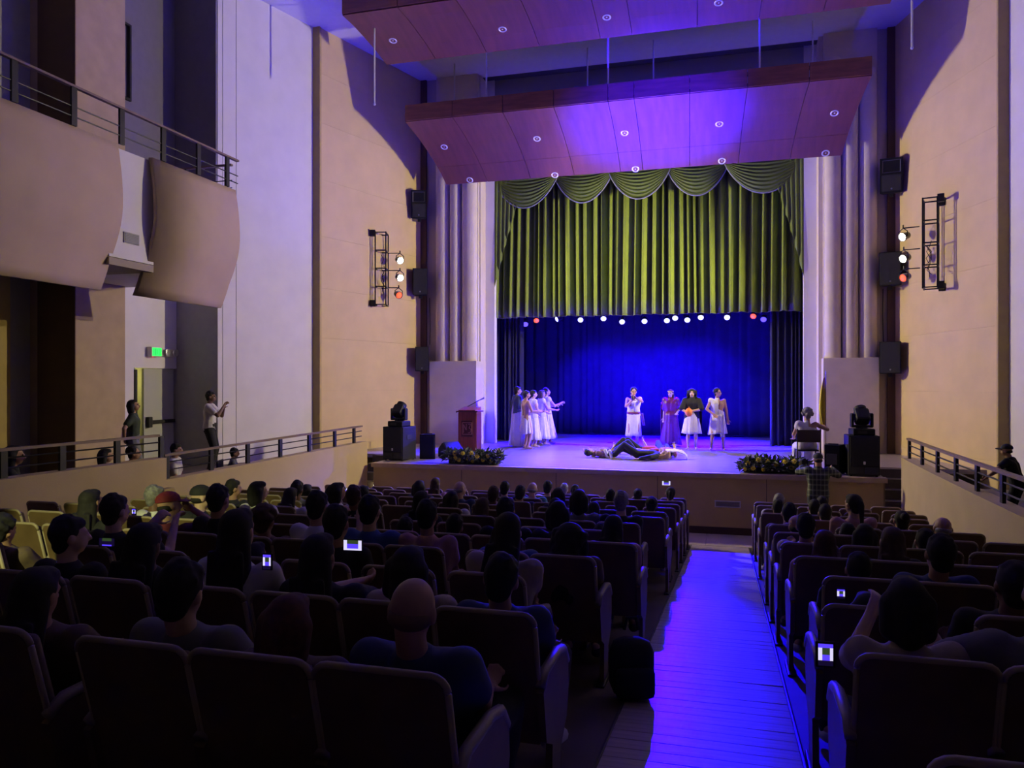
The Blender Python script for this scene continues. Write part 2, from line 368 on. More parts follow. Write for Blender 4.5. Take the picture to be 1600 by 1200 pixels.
railing('dark post railing with wooden handrail on left parapet beside the stage steps', [(-8.26, y, zA(y)) for y in (9.82, 13, 16.4)], [(-8.26, lpos(p, -8.26), zA(lpos(p, -8.26))) for p in (260, 330, 387, 438, 483, 523, 553)], .38, (.13, .25))
railing('dark post railing with wooden handrail on higher left parapet at the photo edge', [(-8.25, y, 2.06) for y in (3, 6, 9.7)], [(-8.25, lpos(p, -8.25), 2.06) for p in (5, 97, 183, 252)], .36, (.12, .24))
def rpx(y):
    for (x0, y0), (x1, y1) in zip(rp, rp[1:]):
        if y1 <= y <= y0: return x0 + (x1 - x0) * (y0 - y) / (y0 - y1) + .11
    return rp[0][0] + .11
ys = []
for p in (1421, 1441, 1465, 1494, 1527, 1567):
    y = 14.5 - (p - 1421) * .035
    for _ in range(40): y = lpos(p, rpx(y))
    ys.append(y)
railing('dark post railing with wooden handrail on curved right parapet', [(rpx(y), y, 1.82) for y in (ys[0] + .1, 13.5, 11, 9, 7, 5)], [(rpx(y), y, 1.82) for y in ys] + [(rpx(6.4), 6.4, 1.82)], .37, (.12, .24))
# upper balconies
for sd in (0, 1):
    f = (lambda x: x) if sd == 0 else (lambda x: mir(x) ); nm = ('left', 'right')[sd]
    bx = lambda a, b: MB().box((min(f(a[0]), f(b[0])), a[1], a[2]), (max(f(a[0]), f(b[0])), b[1], b[2]))
    root = struct('floor_balcony_' + nm, bx((-12.6, 4, 5.2), (-10.15, 13.3, 6.6)), WHITE)
    def fascia(ya, yb, cut=0):
        g1 = []; N = 16
        for i in range(N + 1):
            t = i / N; z = 7.08 - 2.36 * t - cut*0
            bulge = .10 * math.sin(PI * min(1, t * 1.25)) - .95 * max(0, t - .42) ** 1.9
            g1.append((f(-9.52 + bulge), z))
        th = -.08 if sd == 0 else .08
        vs = []; 
        for yy in (ya, yb):
            for x, z in g1: vs.append(V((x, yy, z)))
            for x, z in g1: vs.append(V((x + th, yy, z)))
        n = N + 1; fs = []
        for i in range(N):
            fs += [(i, i+1, 2*n+i+1, 2*n+i), (n+i, 3*n+i, 3*n+i+1, n+i+1), (i, n+i, n+i+1, i+1), (2*n+i, 2*n+i+1, 3*n+i+1, 3*n+i)]
        fs += [(0, 2*n, 3*n, n), (n-1, 2*n-1, 4*n-1, 3*n-1)]
        return MB().add(vs, fs)
    FAS = mat('balcony_fascia_paint', (.46, .345, .19), .7, noise=.05, scale=2)
    fascia(11.06, 13.38).build('fascia_panel', FAS, root, True)
    fascia(5.6, 10.28).build('fascia_panel', FAS, root, True)
    bx((-9.66, 11.12, 5.7), (-10.15, 13.3, 7.05)).build('balcony_core', mat('core_paint', (.30, .28, .27), .8), root)
    bx((-9.72, 5.6, 5.7), (-10.15, 10.24, 7.05)).build('balcony_core', mat('core_paint', (.30, .28, .27), .8), root)
    bx((-9.62, 10.2, 5.25), (-10.2, 11.2, 7.05)).build('connecting_wall', WHITE, root)
    bx((-9.62, 10.2, 5.12), (-10.6, 11.2, 5.24)).build('soffit', mat('soffit_paint', (.36, .30, .2), .8), root)
    if sd == 0:
        c = at_X(205, 373, -9.615)
        vv = thing('wall_vent', 'dark louvred vent on the white wall between the curved balcony panels', 'vent', c)
        MB().box((-.0, -.17, -.09), (.012, .17, .09)).build('frame', GREYW, vv)
        for k in range(6): MB().box((.01, -.15, -.075 + k * .026), (.02, .15, -.06 + k * .026)).build('slat', VENT, vv)
    P = [(f(-9.5), y, 7.08) for y in (4.4, 9, 13.42)]
    railing('dark railing along the upper %s balcony above the curved panels' % nm, P, [(f(-9.5), lpos(p, -9.5), 7.08) for p in (22, 115, 190, 255, 310, 355)], .61, (.14, .29), .05)
    railing('short end railing of the upper %s balcony next to the white wall' % nm, [(f(-10.9), 13.4, 7.0), (f(-9.62), 13.4, 7.0)], [(f(x), 13.4, 7.0) for x in (-10.7, -9.75)], .62, (.14, .29), .04)
wf = thing('window_frame', 'thin dark window frame high on the shadowed upper left wall', 'frame', (-12.45, 13.45, 9.3))
for a, b in (((-.03, -.3, 0), (.03, .35, .05)), ((-.03, .3, .05), (.03, .35, 1.6)), ((-.03, -.3, .05), (.03, -.25, 1.6)), ((-.03, -.3, 1.6), (.03, .35, 1.65))): MB().box(a, b).build('bar', BLACKM, wf)
# ------------------------------------------------------------------ door, exit sign
d = struct('door_1', MB().box((-12.62, 14.32, 1.3), (-12.56, 15.28, 3.53)), mat('door_paint', (.44, .45, .36), .6))
MB().box((-12.56, 14.42, 2.28), (-12.50, 15.26, 2.36)).build('panic_bar', BLACKM, d)
MB().bbox((-12.56, 14.38, 2.2), (-12.47, 14.5, 2.44), .015).build('bar_housing', BLACKM, d)
d2 = struct('door_2', MB().box((-12.74, 13.98, 1.3), (-12.64, 14.16, 3.53)), mat('door_paint', (.44, .45, .36), .6))
MB().box((-12.64, 14.10, 1.3), (-12.59, 14.16, 3.5)).build('edge_rod', BLACKM, d2)
point('vestibule_lamp', (-13.6, 14.3, 3.3), 26, (1, .9, .25), .1)
ep = at_X(240, 550, -12.48)
ex = thing('exit_sign', 'green illuminated exit sign above the side door', 'sign', ep)
MB().bbox((-.0, -.2, -.11), (.12, .13, .11), .01).build('housing', WFRAME, ex)
MB().box((.118, -.18, -.09), (.124, .11, .09)).build('panel', emat('exit_green', (.02, 1, .12), 1.6), ex)
for k, (yy, hh) in enumerate(((-.13, .07), (-.075, .075), (-.03, .06), (.03, .075), (.075, .07))):
    MB().box((.124, yy - .006, -hh), (.128, yy + .006, hh)).build('letter_stroke', mat('sign_dark_green', (.0, .12, .02), .6), ex)
MB().lathe([(.012, 0), (.012, .012)], 10, M=Matrix.Translation((.08, -.12, -.125))).build('indicator_lamp', emat('sign_red', (1, .05, .05), 3), ex)
em = thing('emergency_light', 'twin-headed emergency light beside the green exit sign', 'light', ep + V((0, .42, .0)))
MB().bbox((0, -.24, -.09), (.08, .24, .08), .01).build('housing', WFRAME, em)
for s in (-.12, .13): MB().lathe([(.04, 0), (.085, .05), (.085, .075), (.06, .08)], 16, M=Matrix.Translation((.08, s, .0)) @ Matrix.Rotation(PI/2, 4, 'Y')).build('lamp_head', CHROME, em)
# ------------------------------------------------------------------ ceiling reflectors
xs2 = [-8.51, -7.13, -5.72, -4.34, -2.92, -2.26, -.89, .48, 1.89, 3.26]
def reflector(label, profile, fascia, shrink, lamps, rods, xs):
    """profile: (y, z) underside from front to rear, rows split at given indexes"""
    cx = AX - .15
    t = thing('ceiling_reflector', label, 'ceiling panel', (cx, profile[0][0][0], fascia[1]), group='suspended acoustic reflectors'); o = V(t.location)
    y0, y1 = profile[0][0][0], profile[-1][-1][0]
    def X(x, y): k = 1 - shrink * (y - y0) / (y1 - y0); return cx + (x - cx) * k
    for xa, xb in zip(xs, xs[1:]):
        MB().box((xa + .008, y0 - .02, fascia[0] + .01), (xb - .008, y0 + .06, fascia[1])).build('fascia_panel', WOODF, t, loc=-o)
        for row in profile:
            top = [[V((X(xx, y), y, z)) for xx in (xa + .007, xb - .007)] for y, z in row]
            mb = MB(); g = [[p for p in r] for r in top]; n = len(row)
            # small inset at the row ends makes the joint
            g[0][0].y += .007; g[0][1].y += .007; g[-1][0].y -= .007; g[-1][1].y -= .007
            up = [[p + V((0, .01, .035)) for p in r] for r in g]
            mb.sheet(g); mb.sheet(up)
            for a, b in ((g[0], up[0]), (g[-1], up[-1])): mb.add([a[0], a[1], b[1], b[0]], [(0,1,2,3)])
            for j in (0, 1):
                for i in range(n-1): mb.add([g[i][j], g[i+1][j], up[i+1][j], up[i][j]], [(0,1,2,3)])
            mb.build('veneer_panel', WOODP, t, loc=-o)
    # dark carrier above the panels, top deck
    allp = [p for r in profile for p in r]; g = [[V((X(xx, y), y, z + .05)) for xx in (xs[0] + .03, xs[-1] - .03)] for y, z in allp]
    MB().sheet(g).sheet([[p + V((0, 0, .06)) for p in r] for r in g]).build('carrier', DARKW, t, loc=-o)
    MB().box((xs[0] + .05, y0 + .06, fascia[1] - .12), (xs[-1] - .05, y0 + .14, fascia[1] - .04)).build('carrier', DARKW, t, loc=-o)
    for x, (y, z), n in lamps:
        M = Matrix.Translation((X(x, y), y, z)) @ Matrix.Rotation(n, 4, 'X')
        dl = MB().lathe([(.065, .03), (.065, -.004), (.085, -.012), (.105, -.004), (.105, .03)], 20, M=M).build('downlight_ring', mat('downlight_chrome', (.75, .75, .8), .35, .5), t, True, loc=-o)
        MB().lathe([(.064, .01), (.03, .02)], 16, M=M).build('reflector_bowl', mat('bowl_grey', (.2, .2, .22), .4, .6), dl)
        MB().ell(M @ V((0, 0, .012)), (.028, .028, .02), n=8).build('bulb', mat('bulb_glass', (.8, .8, .85), .2), dl)
    for x, y, z0 in rods:
        MB().tube([(x, y, z0), (x, y, CZ)], .022, 8).tube([(x, y, z0 - .05), (x, y, z0)], .034, 8).build('hanger_rod', WFRAME, t, loc=-o)
    return t
R2 = [[(19.5, 10.37), (20.0, 10.20), (20.5, 9.99), (20.95, 9.76), (21.25, 9.58)], [(21.25, 9.58), (21.5, 9.41), (21.78, 9.19)]]
up = lambda x, y, Yy: at_Y(x, y, Yy)
lp2 = []
for px_, py_, ins in ((694, 230, 0), (839, 217, 0), (976, 208, 0), (1124, 194, 0), (1304, 177, 0), (734, 281, 1), (867, 274, 1), (993, 264, 1), (1128, 252, 1), (1290, 239, 1)):
    # intersect the pixel ray with the profile
    best = None
    for r in R2:
        for (ya, za), (yb, zb) in zip(r, r[1:]):
            for k in range(21):
                y = ya + (yb - ya) * k / 20; z = za + (zb - za) * k / 20; p = at_Y(px_, py_, y)
                if best is None or abs(p.z - z) < best[0]: best = (abs(p.z - z), p.x, y, z, math.atan2(zb - za, yb - ya))
    _, x, y, z, n = best; k = 1 - .06 * (y - 19.5) / 2.28; cx = AX - .15
    lp2.append((cx + (x - cx) / k, (y, z), n))
rods2 = [(at_Y(x, 100, 19.65).x, 19.65, 10.84) for x in (760, 950, 1187)] + [(at_Y(x, 100, 21.3).x, 21.3, 9.9) for x in (710, 918, 1021, 1270)]
reflector('curved red-brown wooden acoustic reflector hanging just in front of the green curtain', R2, (10.38, 10.82), .06, lp2, rods2, xs2)
R1 = [[(16.75, 12.08), (17.2, 12.03), (17.7, 11.93), (18.2, 11.81), (18.72, 11.64)]]
lp1 = []
for px_, py_ in ((614, 64), (785, 46), (948, 27), (1123, 5)):
    best = None
    for (ya, za), (yb, zb) in zip(R1[0], R1[0][1:]):
        for k in range(21):
            y = ya + (yb - ya) * k / 20; z = za + (zb - za) * k / 20; p = at_Y(px_, py_, y)
            if best is None or abs(p.z - z) < best[0]: best = (abs(p.z - z), p.x, y, z, math.atan2(zb - za, yb - ya))
    _, x, y, z, n = best; k = 1 - .04 * (y - 16.75) / 1.97; cx = AX - .15
    lp1.append((cx + (x - cx) / k, (y, z), n))
reflector('nearer curved wooden acoustic reflector cut by the top edge of the photo', R1, (12.1, 12.5), .04, lp1, [], [-8.95, -7.5, -6.05, -4.6, -3.0, -2.2, -.6, .85, 2.3, 3.75])
for nm_, p, lab in ((0, at_Y(585, 163, 17.4), 'left'), (1, at_Y(1425, 75, 17.4), 'right')):
    t = thing('hanging_rod', 'thin pale rod hanging free from ceiling in front of %s tan wall' % lab, 'rod', p, group='free hanging rods')
    MB().tube([(0, 0, .02), (0, 0, CZ - p.z)], .022, 8).build('rod', WFRAME, t); MB().ell((0, 0, .0), (.035, .035, .03), n=10).build('end_knob', WFRAME, t)
# ------------------------------------------------------------------ curtains
def pleats(x0, x1, n, seed, depth):
    """irregular pleat profile: list of (x, dy)"""
    rnd = random.Random(seed); ws = [rnd.uniform(.5, 1.6) for _ in range(n)]; tot = sum(ws); pts = []; x = x0
    for wd in ws:
        wd = wd / tot * (x1 - x0); dp = depth * rnd.uniform(.6, 1.15); sk = rnd.uniform(.12, .38)
        for k in range(10):
            t = k / 10; s = t / sk if t < sk else 1 - (t - sk) / (1 - sk)
            pts.append((x + wd * t, dp * (.5 - .5 * math.cos(PI * s)) ** .75))
        x += wd
    pts.append((x1, 0)); return pts
def curtain(name, label, x0, x1, y, z0, z1, n, seed, depth, m, sway=.0, rows=9, cat='curtain', solid=.012):
    t = thing(name, label, cat, ((x0 + x1) / 2, y, z0)); pr = pleats(x0, x1, n, seed, depth); g = []; cx = (x0 + x1) / 2
    rnd = random.Random(seed + 1); ph = [rnd.uniform(-1, 1) for _ in pr]
    for i in range(rows):
        s = i / (rows - 1); z = z0 + (z1 - z0) * s
        g.append([V((x - cx + sway * (1 - s) * math.sin(x * 1.7 + seed), -dy * (.8 + .2 * (1 - s)), z - z0 + (0 if i else .015 * math.sin(x * 5)))) for (x, dy), q in zip(pr, ph)])
    o = MB().sheet(g).build('cloth', m, t, True)
    md = o.modifiers.new('thick', 'SOLIDIFY'); md.thickness = solid
    hem = MB().tube([p + V((0, 0, .02)) for p in g[0][::2]], .014, 5).build('hem', m, t)
    return t
curtain('stage_curtain', 'raised green velvet main curtain with deep pleats across the proscenium', -6.95, 2.06, 23.35, 5.25, 9.62, 36, 3, .34, GREEN, .05)
legl = curtain('leg_curtain', 'black side drape at the left wing behind the robed group', -7.6, -6.35, 24.1, STZ + .01, 6, 9, 11, .14, BLACKC)
legr = curtain('leg_curtain', 'black side drape at the right wing behind the seated flag bearer', 1.22, 2.5, 23.9, STZ + .01, 6, 8, 12, .16, BLACKC)
curtain('leg_curtain', 'black side drape further upstage in the left wing', -9.2, -6.95, 26.0, STZ + .01, 6.4, 12, 13, .14, BLACKC)
curtain('leg_curtain', 'black side drape further upstage in the right wing', 1.6, 4.6, 26.0, STZ + .01, 6.4, 14, 14, .14, BLACKC)
curtain('backdrop_curtain', 'wide dark blue backdrop curtain lit by blue stage light', -9.5, 4.6, 27.7, STZ + .01, 8, 44, 15, .05, BLUEC)
curtain('border_curtain', 'black border drape above the row of blue stage lamps', -8, 3.2, 25.2, 5.75, CZ - .02, 40, 16, .1, BLACKC)
# swags with silver fringe
edges = [-6.95, -5.02, -3.35, -1.65, -.02, 2.06]
for k in range(5):
    xa, xb = edges[k] - .12, edges[k + 1] + .12; cx = (xa + xb) / 2; hw = (xb - xa) / 2; sag = .95 if 0 < k < 4 else 1.0; zt = 9.72
    t = thing('curtain_swag', '%s green swag from the left along the curtain top' % ORD[k], 'curtain', (cx, 23.0, zt), group='green swags above the stage'); g = []; N = 46
    for i in range(N + 1):
        v_ = i / N; row = []
        for j in range(25):
            u = -1 + 2 * j / 24; cur = (1 - u * u)
            z = -.12 - sag * v_ * (cur ** .85) * .98 - .02 * v_
            yy = -.10 * cur * math.sin(PI * v_ * .9) - .055 * (.25 + .75 * cur) * (.5 + .5 * math.sin(v_ * 9 * 2 * PI + 2.0 * u * u + k)) - .1 + .03 * (k % 2)
            row.append(V((u * hw * (1 - .04 * v_), yy, z)))
        g.append(row)
    o = MB().sheet(g).build('cloth', GREEND, t, True); md = o.modifiers.new('thick', 'SOLIDIFY'); md.thickness = .012
    MB().tube([p + V((0, -.012, -.012)) for p in g[-1]], .02, 6).build('fringe', TRIM, t, True)
for sd in (0, 1):
    x0, x1 = (-6.96, -5.95) if sd == 0 else (2.07, 1.10)
    t = thing('curtain_tail', 'pleated green cascade tail hanging at the %s end of the swags' % ('left' if sd == 0 else 'right'), 'curtain', (x0, 22.98, 9.6), group='green cascade tails'); g = []
    N = 60
    for i in range(11):
        s = i / 10; row = []
        for j in range(N + 1):
            u = j / N; saw = (u * 7) % 1; zb = -(2.95 * (1 - u) ** 1.25 + .55) - .16 * (saw - .5)
            yy = -.09 - .075 * (1 - abs(2 * ((u * 7) % 1) - 1)) * (.5 + .5 * s) - .06 * (1 - u)
            row.append(V(((x1 - x0) * u * (.55 + .45 * (1 - s * .25)) + (x1 - x0) * .0, yy, zb * s)))
        g.append(row)
    o = MB().sheet(g).build('cloth', GREEND, t, True); md = o.modifiers.new('thick', 'SOLIDIFY'); md.thickness = .01
# ------------------------------------------------------------------ stage lamps on a batten
lb = thing('lighting_batten', 'black pipe batten carrying the stage lamps behind the curtain hem', 'batten', (AX, 24.6, 5.62))
MB().tube([(-5, 0, 0), (5, 0, 0)], .025, 8).build('pipe', BLACKM, lb)
for x in (-4, -1.3, 1.3, 4): MB().tube([(x, 0, 0), (x, 0, CZ - 5.62)], .008, 5).build('cable', BLACKM, lb)
def par_lamp(name, label, group, loc, target, size, lens, body=BLACKM, z_clamp=None, cat='stage light'):
    t = thing(name, label, cat, loc, group=group)
    q = (V(target) - V(loc)).to_track_quat('Z', 'Y').to_matrix().to_4x4()
    r = size
    MB().lathe([(r*.35, -r*2.0), (r*.75, -r*1.7), (r*.8, -r*.3), (r, -r*.1), (r, r*.45), (r*.9, r*.45), (r*.88, r*.2)], 18, M=q).build('can', body, t, True)
    MB().lathe([(r*.87, r*.22), (r*.5, r*.32), (r*.05, r*.34)], 18, M=q).build('lens', lens, t, True)
    a = q @ V((r * 1.1, 0, 0)); b = q @ V((-r * 1.1, 0, 0)); up_ = V((0, 0, r * 2.0))
    MB().tube([a, a + up_ * .6 , up_, b + up_ * .6, b], r * .12, 5).tube([up_, up_ * 1.35], r * .16, 6).build('yoke', BLACKM, t)
    return t
LB = emat('blue_lens_glow', (.3, .3, 1), 6); LBD = emat('dim_blue_lens_glow', (.08, .05, 1), 3); LR = emat('red_lens_glow', (1, .09, .02), 2.2)
LBC = (.009, .0, 1)
lampx = [(821,503,'d'),(838,497,'r'),(871,495,'m'),(907,496,'b'),(943,494,'b'),(972,499,'b'),(1007,498,'b'),(1042,497,'b'),(1055,493,'b'),(1074,496,'b'),(1095,492,'b'),(1136,492,'m'),(1177,490,'r'),(1193,495,'d')]
nb = 0
for i, (px_, py_, k) in enumerate(lampx):
    p = at_Y(px_, py_, 24.45 + .12 * (i % 2)); p.z -= .07
    tg = (p.x * 1.02, (21.2, 24.2)[i % 2], STZ) if k in 'bm' else (p.x * .6 - 1, 20.5, STZ)
    if k in 'bm' and i in (3, 6, 10): tg = (p.x * .8 - .5, 27.2, STZ + 1.5)
    t = par_lamp('stage_lamp', '%s stage lamp from the left in the row under the curtain, %s' % (ORD[i], {'d': 'nearly dark', 'r': 'glowing red', 'm': 'seen edge-on, blue', 'b': 'glowing blue'}[k]), 'lamps under the curtain', p, V((p.x * .6 - .4, 17.5, 1.2)) if k != 'm' else V((p.x * 1.6, 21, 3.5)), .1, {'d': LBD, 'r': LR, 'm': LB, 'b': LB}[k])
    dr = (V(tg) - p).normalized()
    MB().tube([(0, 0, .26), (0, 24.6 - p.y, 5.62 - p.z)], .012, 6).build('hook', BLACKM, t)
    if k in 'bm': spot('stage_beam', t, p + dr * .16, tg, E_BLUE * (1 if i not in (3, 6, 10) else .16), LBC, 76, .7, .08)
    if k == 'r': spot('stage_beam', t, p + dr * .16, tg, E_RED, (1, .1, .05), 50, .6, .08)
# lamp that throws its beam down the aisle
pa = at_Y(1042, 497, 24.3)
spot('aisle_beam', None, pa + V((0, -.5, -.25)), (-.55, 5.8, 1.0), E_AISLE, (.006, 0, 1), 12, .7, .05)
# ------------------------------------------------------------------ wall light ladders with PAR cans
def ladder(label, base, rz, lamps, targ):
    t = thing('light_ladder', label, 'light rack', base, rz, group='wall light ladders'); W_, H_, D_ = .46, 2.1, .30
    m = {'upright': []}
    for x in (-W_/2, W_/2):
        for y in (0, -D_): MB().box((x - .016, y - .016, 0), (x + .016, y + .016, H_)).build('upright', BLACKM, t)
    for k in range(5):
        z = .02 + (H_ - .04) * k / 4
        MB().box((-W_/2, -D_ - .014, z - .014), (W_/2, -D_ + .014, z + .014)).box((-W_/2, -.014, z - .014), (W_/2, .014, z + .014)).box((-W_/2 - .014, -D_, z - .014), (-W_/2 + .014, 0, z + .014)).box((W_/2 - .014, -D_, z - .014), (W_/2 + .014, 0, z + .014)).build('rung_frame', BLACKM, t)
    for z in (.05, H_ - .05):
        for x in (-W_/2, W_/2): MB().box((x - .05, 0, z - .09), (x + .05, .14, z + .09)).build('wall_bracket', BLACKM, t)
    rnd = random.Random(5 + int(base[0]))
    for k in range(4):
        x = rnd.uniform(-.15, .2); z = rnd.uniform(.9, 1.5); pts = [V((x + rnd.uniform(-.05, .05) * j, -D_ * .6 + rnd.uniform(-.06, .06), z - j * .13)) for j in range(6)]
        MB().tube(pts, .007, 5).build('cable', BLACKP, t)
    return t
LW = emat('white_lens_glow', (1, .95, .8), 45); LY = emat('warm_lens_glow', (1, .92, .7), 45)
CAN = mat('grey_lamp_can', (.10, .10, .09), .4, .5)
for sd in (0, 1):
    nm = ('left', 'right')[sd]
    if sd == 0: base = V((-9.72, 20.25, 5.43)); rz = math.atan(.295) + PI / 2 - PI + 0; rz = -PI/2 + math.atan(.295) * -1 + PI; lamps = [(625, 407), (625, 434), (623, 461)]
    else: base = V((4.72, 19.85, 5.40)); lamps = [(1411, 370), (1412, 404), (1412, 434)]
    # the rack's back faces the wall: local +y points to the wall
    nrm = V((-1, -.295, 0)).normalized() if sd == 0 else V((1, -.295, 0)).normalized()
    rz = math.atan2(-nrm.x, nrm.y)
    ladder('black steel lamp ladder fixed to the %s tan wall' % nm, base, rz, lamps, None)
    for i, (px_, py_) in enumerate(lamps):
        Yl = (20.55, 20.5)[sd]; p = at_Y(px_, py_, Yl)
        tx = V((3.6, 18.6, 5.4)) if sd == 0 else V((-8.6, 18.4, 5.4))
        vis = V((p.x + (1.0 if sd == 0 else -1.0), p.y - .9, p.z - .45))
        lab = ('upper white', 'middle white', 'lowest red')[i]
        t = par_lamp('par_can', '%s lamp can on the %s wall lamp ladder' % (lab, nm), 'lamp cans on the wall ladders', p, vis, .105, (LW, LY, LR)[i], CAN)
        MB().tube([(0, 0, .21), (-.34 if sd == 0 else .34, -.1, .21)], .014, 6).build('arm', BLACKM, t)
        dr = (tx - p).normalized()
        if i < 2:
            spot('wall_beam', t, p + dr * .2, tx, E_WHITE * (1.0, .8)[i], ((1, .86, .64), (1, .82, .45))[i], 102, .8, .05)
        else: spot('wall_beam', t, p + dr * .2, V((AX, 19.5, 1.3)), E_RED, (1, .10, .04), 60, .6, .05)
# ------------------------------------------------------------------ loudspeakers
def speaker(label, loc, rot, wd=.36, dp=.34, h=.62, horn=False, group='wall loudspeakers'):
    t = thing('wall_speaker', label, 'speaker', loc, group=group, rot=rot)
    poly = [(-wd/2, -dp/2), (wd/2, -dp/2), (wd/2 * .72, dp/2), (-wd/2 * .72, dp/2)]
    M = Matrix(((1,0,0,0),(0,0,1,0),(0,1,0,0),(0,0,0,1)))
    m = MB(); vs = [V((x, y, z)) for z in (-h/2, h/2) for x, y in poly]
    m.add(vs, ((0,1,2,3),(7,6,5,4),(0,4,5,1),(1,5,6,2),(2,6,7,3),(3,7,4,0))).build('cabinet', BLACKP, t)
    if horn:
        MB().bbox((-wd*.42, -dp/2 - .015, -h*.45), (wd*.42, -dp/2 + .005, h*.02), .01).build('grille', GRILLE, t)
        MB().add([V((-wd*.4, -dp/2 - .012, h*.08)), V((wd*.4, -dp/2 - .012, h*.08)), V((wd*.4, -dp/2 - .012, h*.44)), V((-wd*.4, -dp/2 - .012, h*.44)), V((-wd*.15, -dp/2 + .05, h*.18)), V((wd*.15, -dp/2 + .05, h*.18)), V((wd*.15, -dp/2 + .05, h*.34)), V((-wd*.15, -dp/2 + .05, h*.34))], ((4,5,6,7),(0,1,5,4),(1,2,6,5),(2,3,7,6),(3,0,4,7))).build('horn', mat('horn_plastic', (.05, .05, .052), .35), t)
    else: MB().bbox((-wd*.46, -dp/2 - .015, -h*.48), (wd*.46, -dp/2 + .005, h*.48), .01).build('grille', GRILLE, t)
    MB().lathe([(.022, 0), (.022, .006)], 12, M=Matrix.Translation((.0, -dp/2 - .014, -h*.38)) @ Matrix.Rotation(PI/2, 4, 'X')).build('badge', CHROME, t)
    MB().box((-.05, -.04, -h/2 - .09), (.05, .06, -h/2)).tube([(0, .02, -h/2 - .06), (0, dp*.5 + .14, -h/2 - .05)], .02, 6).build('bracket', BLACKM, t)
    return t
def face(p, tgt, tilt): d = V(tgt) - p; return (tilt, 0, math.atan2(d.x, -d.y))
for sd, lst in ((0, ((655, 320, 1), (657, 441, 0), (660, 561, 0))), (1, ((1393, 275, 1), (1391, 421, 0), (1391, 559, 0)))):
    for i, (px_, py_, hn) in enumerate(lst):
        p = at_Y(px_, py_, 21.78)
        speaker(('highest tilted', 'middle', 'lowest')[i] + ' black loudspeaker on the %s corner wall beside the fluted pilaster' % ('left' if sd == 0 else 'right'), p, face(p, (-4.5 if sd == 0 else 1.5, 8, 2), (.14, .02, 0)[i]), (.46, .44, .40)[i] if sd == 0 else (.54, .52, .50)[i], .36, (.84, .80, .74)[i] if sd == 0 else (.88, .86, .82)[i], bool(hn))
def cable(pts, lab):
    o = MB().tube(pts, .011, 5).build('wall_cable', BLACKP); tag(o, lab, 'cable', 'speaker cables')
cable([(-8.88, 22.24, 5.85), (-8.86, 22.24, 5.0), (-8.87, 22.24, 4.4)], 'thin dark cable between lower two loudspeakers on left corner')
cable([(3.98, 22.24, 5.7), (3.97, 22.24, 5.0), (3.99, 22.24, 4.3)], 'thin dark cable between lower two loudspeakers on right corner')
def subwoofer(label, loc, rz):
    t = thing('subwoofer', label, 'speaker', loc, rz, group='stage subwoofers')
    MB().bbox((-.29, -.27, .02), (.29, .30, .81), .012).build('cabinet', mat('sub_paint', (.010, .010, .012), .5, bump=.2, bscale=200, spec=.3), t)
    MB().bbox((-.265, -.29, .2), (.265, -.265, .785), .008).build('grille', GRILLE, t)
    MB().box((-.265, -.282, .05), (-.01, -.26, .19)).box((.01, -.282, .05), (.265, -.26, .19)).build('port', DARKW, t)
    MB().bbox((-.02, -.3, .24), (.02, -.288, .3), .004).build('badge', CHROME, t)
    for s in (-.291, .291): MB().bbox((s - .006, -.1, .5), (s + .006, .1, .62), .005).build('side_handle', DARKW, t)
    for x in (-.24, .24):
        for y in (-.22, .25): MB().lathe([(.025, 0), (.02, .022)], 8, M=Matrix.Translation((x, y, 0))).build('foot', BLACKP, t)
    return t
def moving_head(label, loc, rz, tilt):
    t = thing('moving_head_light', label, 'stage light', loc, rz, group='moving head lights')
    MB().bbox((-.21, -.19, 0), (.21, .19, .13), .02).build('base', BLACKP, t)
    MB().box((-.12, -.195, .03), (.05, -.188, .09)).build('display', DARKW, t)
    MB().lathe([(.12, .13), (.1, .16)], 16).build('turntable', BLACKP, t)
    for s in (-1, 1): MB().bbox((s*.16, -.07, .15), (s*.215, .07, .44), .025).build('yoke_arm', BLACKP, t)
    MB().bbox((-.2, -.07, .15), (.2, .07, .2), .02).build('yoke_base', BLACKP, t)
    M = Matrix.Translation((0, 0, .38)) @ Matrix.Rotation(tilt, 4, 'X')
    hd = MB().bbox((-.14, -.12, -.16), (.14, .12, .14), .05, M=M).lathe([(.125, .13), (.12, .2), (.1, .2)], 20, M=M).build('head', BLACKP, t)
    MB().lathe([(.1, .195), (.05, .21)], 18, M=M).build('lens', emat('head_lens', (.1, .05, 1), 2), hd)
    for k in range(3): MB().box((-.145, -.08, -.1 + k*.05), (.145, .08, -.085 + k*.05), M=M).build('cooling_fin', BLACKM, hd)
    return t
def pa_monitor(label, loc, rz, rear=False):
    t = thing('stage_monitor', label, 'speaker', loc, rz, group='small stage speakers')
    m = MB(); poly = [(-.19, -.17), (.19, -.17), (.14, .17), (-.14, .17)]
    m.add([V((x, y, z)) for z in (0, .6) for x, y in poly], ((0,1,2,3),(7,6,5,4),(0,4,5,1),(1,5,6,2),(2,6,7,3),(3,7,4,0))).build('cabinet', BLACKP, t)
    MB().bbox((-.175, -.185, .03), (.175, -.165, .57), .01).build('grille', GRILLE, t)
    MB().bbox((-.1, .165, .2), (.1, .18, .42), .005).build('connector_panel', mat('panel_grey', (.06, .06, .065), .5), t)
    MB().bbox((-.1, -.03, .59), (.1, .03, .62), .01).build('handle', BLACKP, t)
    return t
subwoofer('black subwoofer with moving head light on top at the left stage edge', (-7.68, 17.25, STZ), -.18)
subwoofer('black subwoofer with moving head light on top at the right stage edge', (2.62, 16.85, STZ), .02)
moving_head('moving head spotlight standing on the left subwoofer', (-7.68, 17.25, STZ + .812), -.18, -.7)
moving_head('moving head spotlight standing on the right subwoofer', (2.62, 16.85, STZ + .812), .12, -.7)
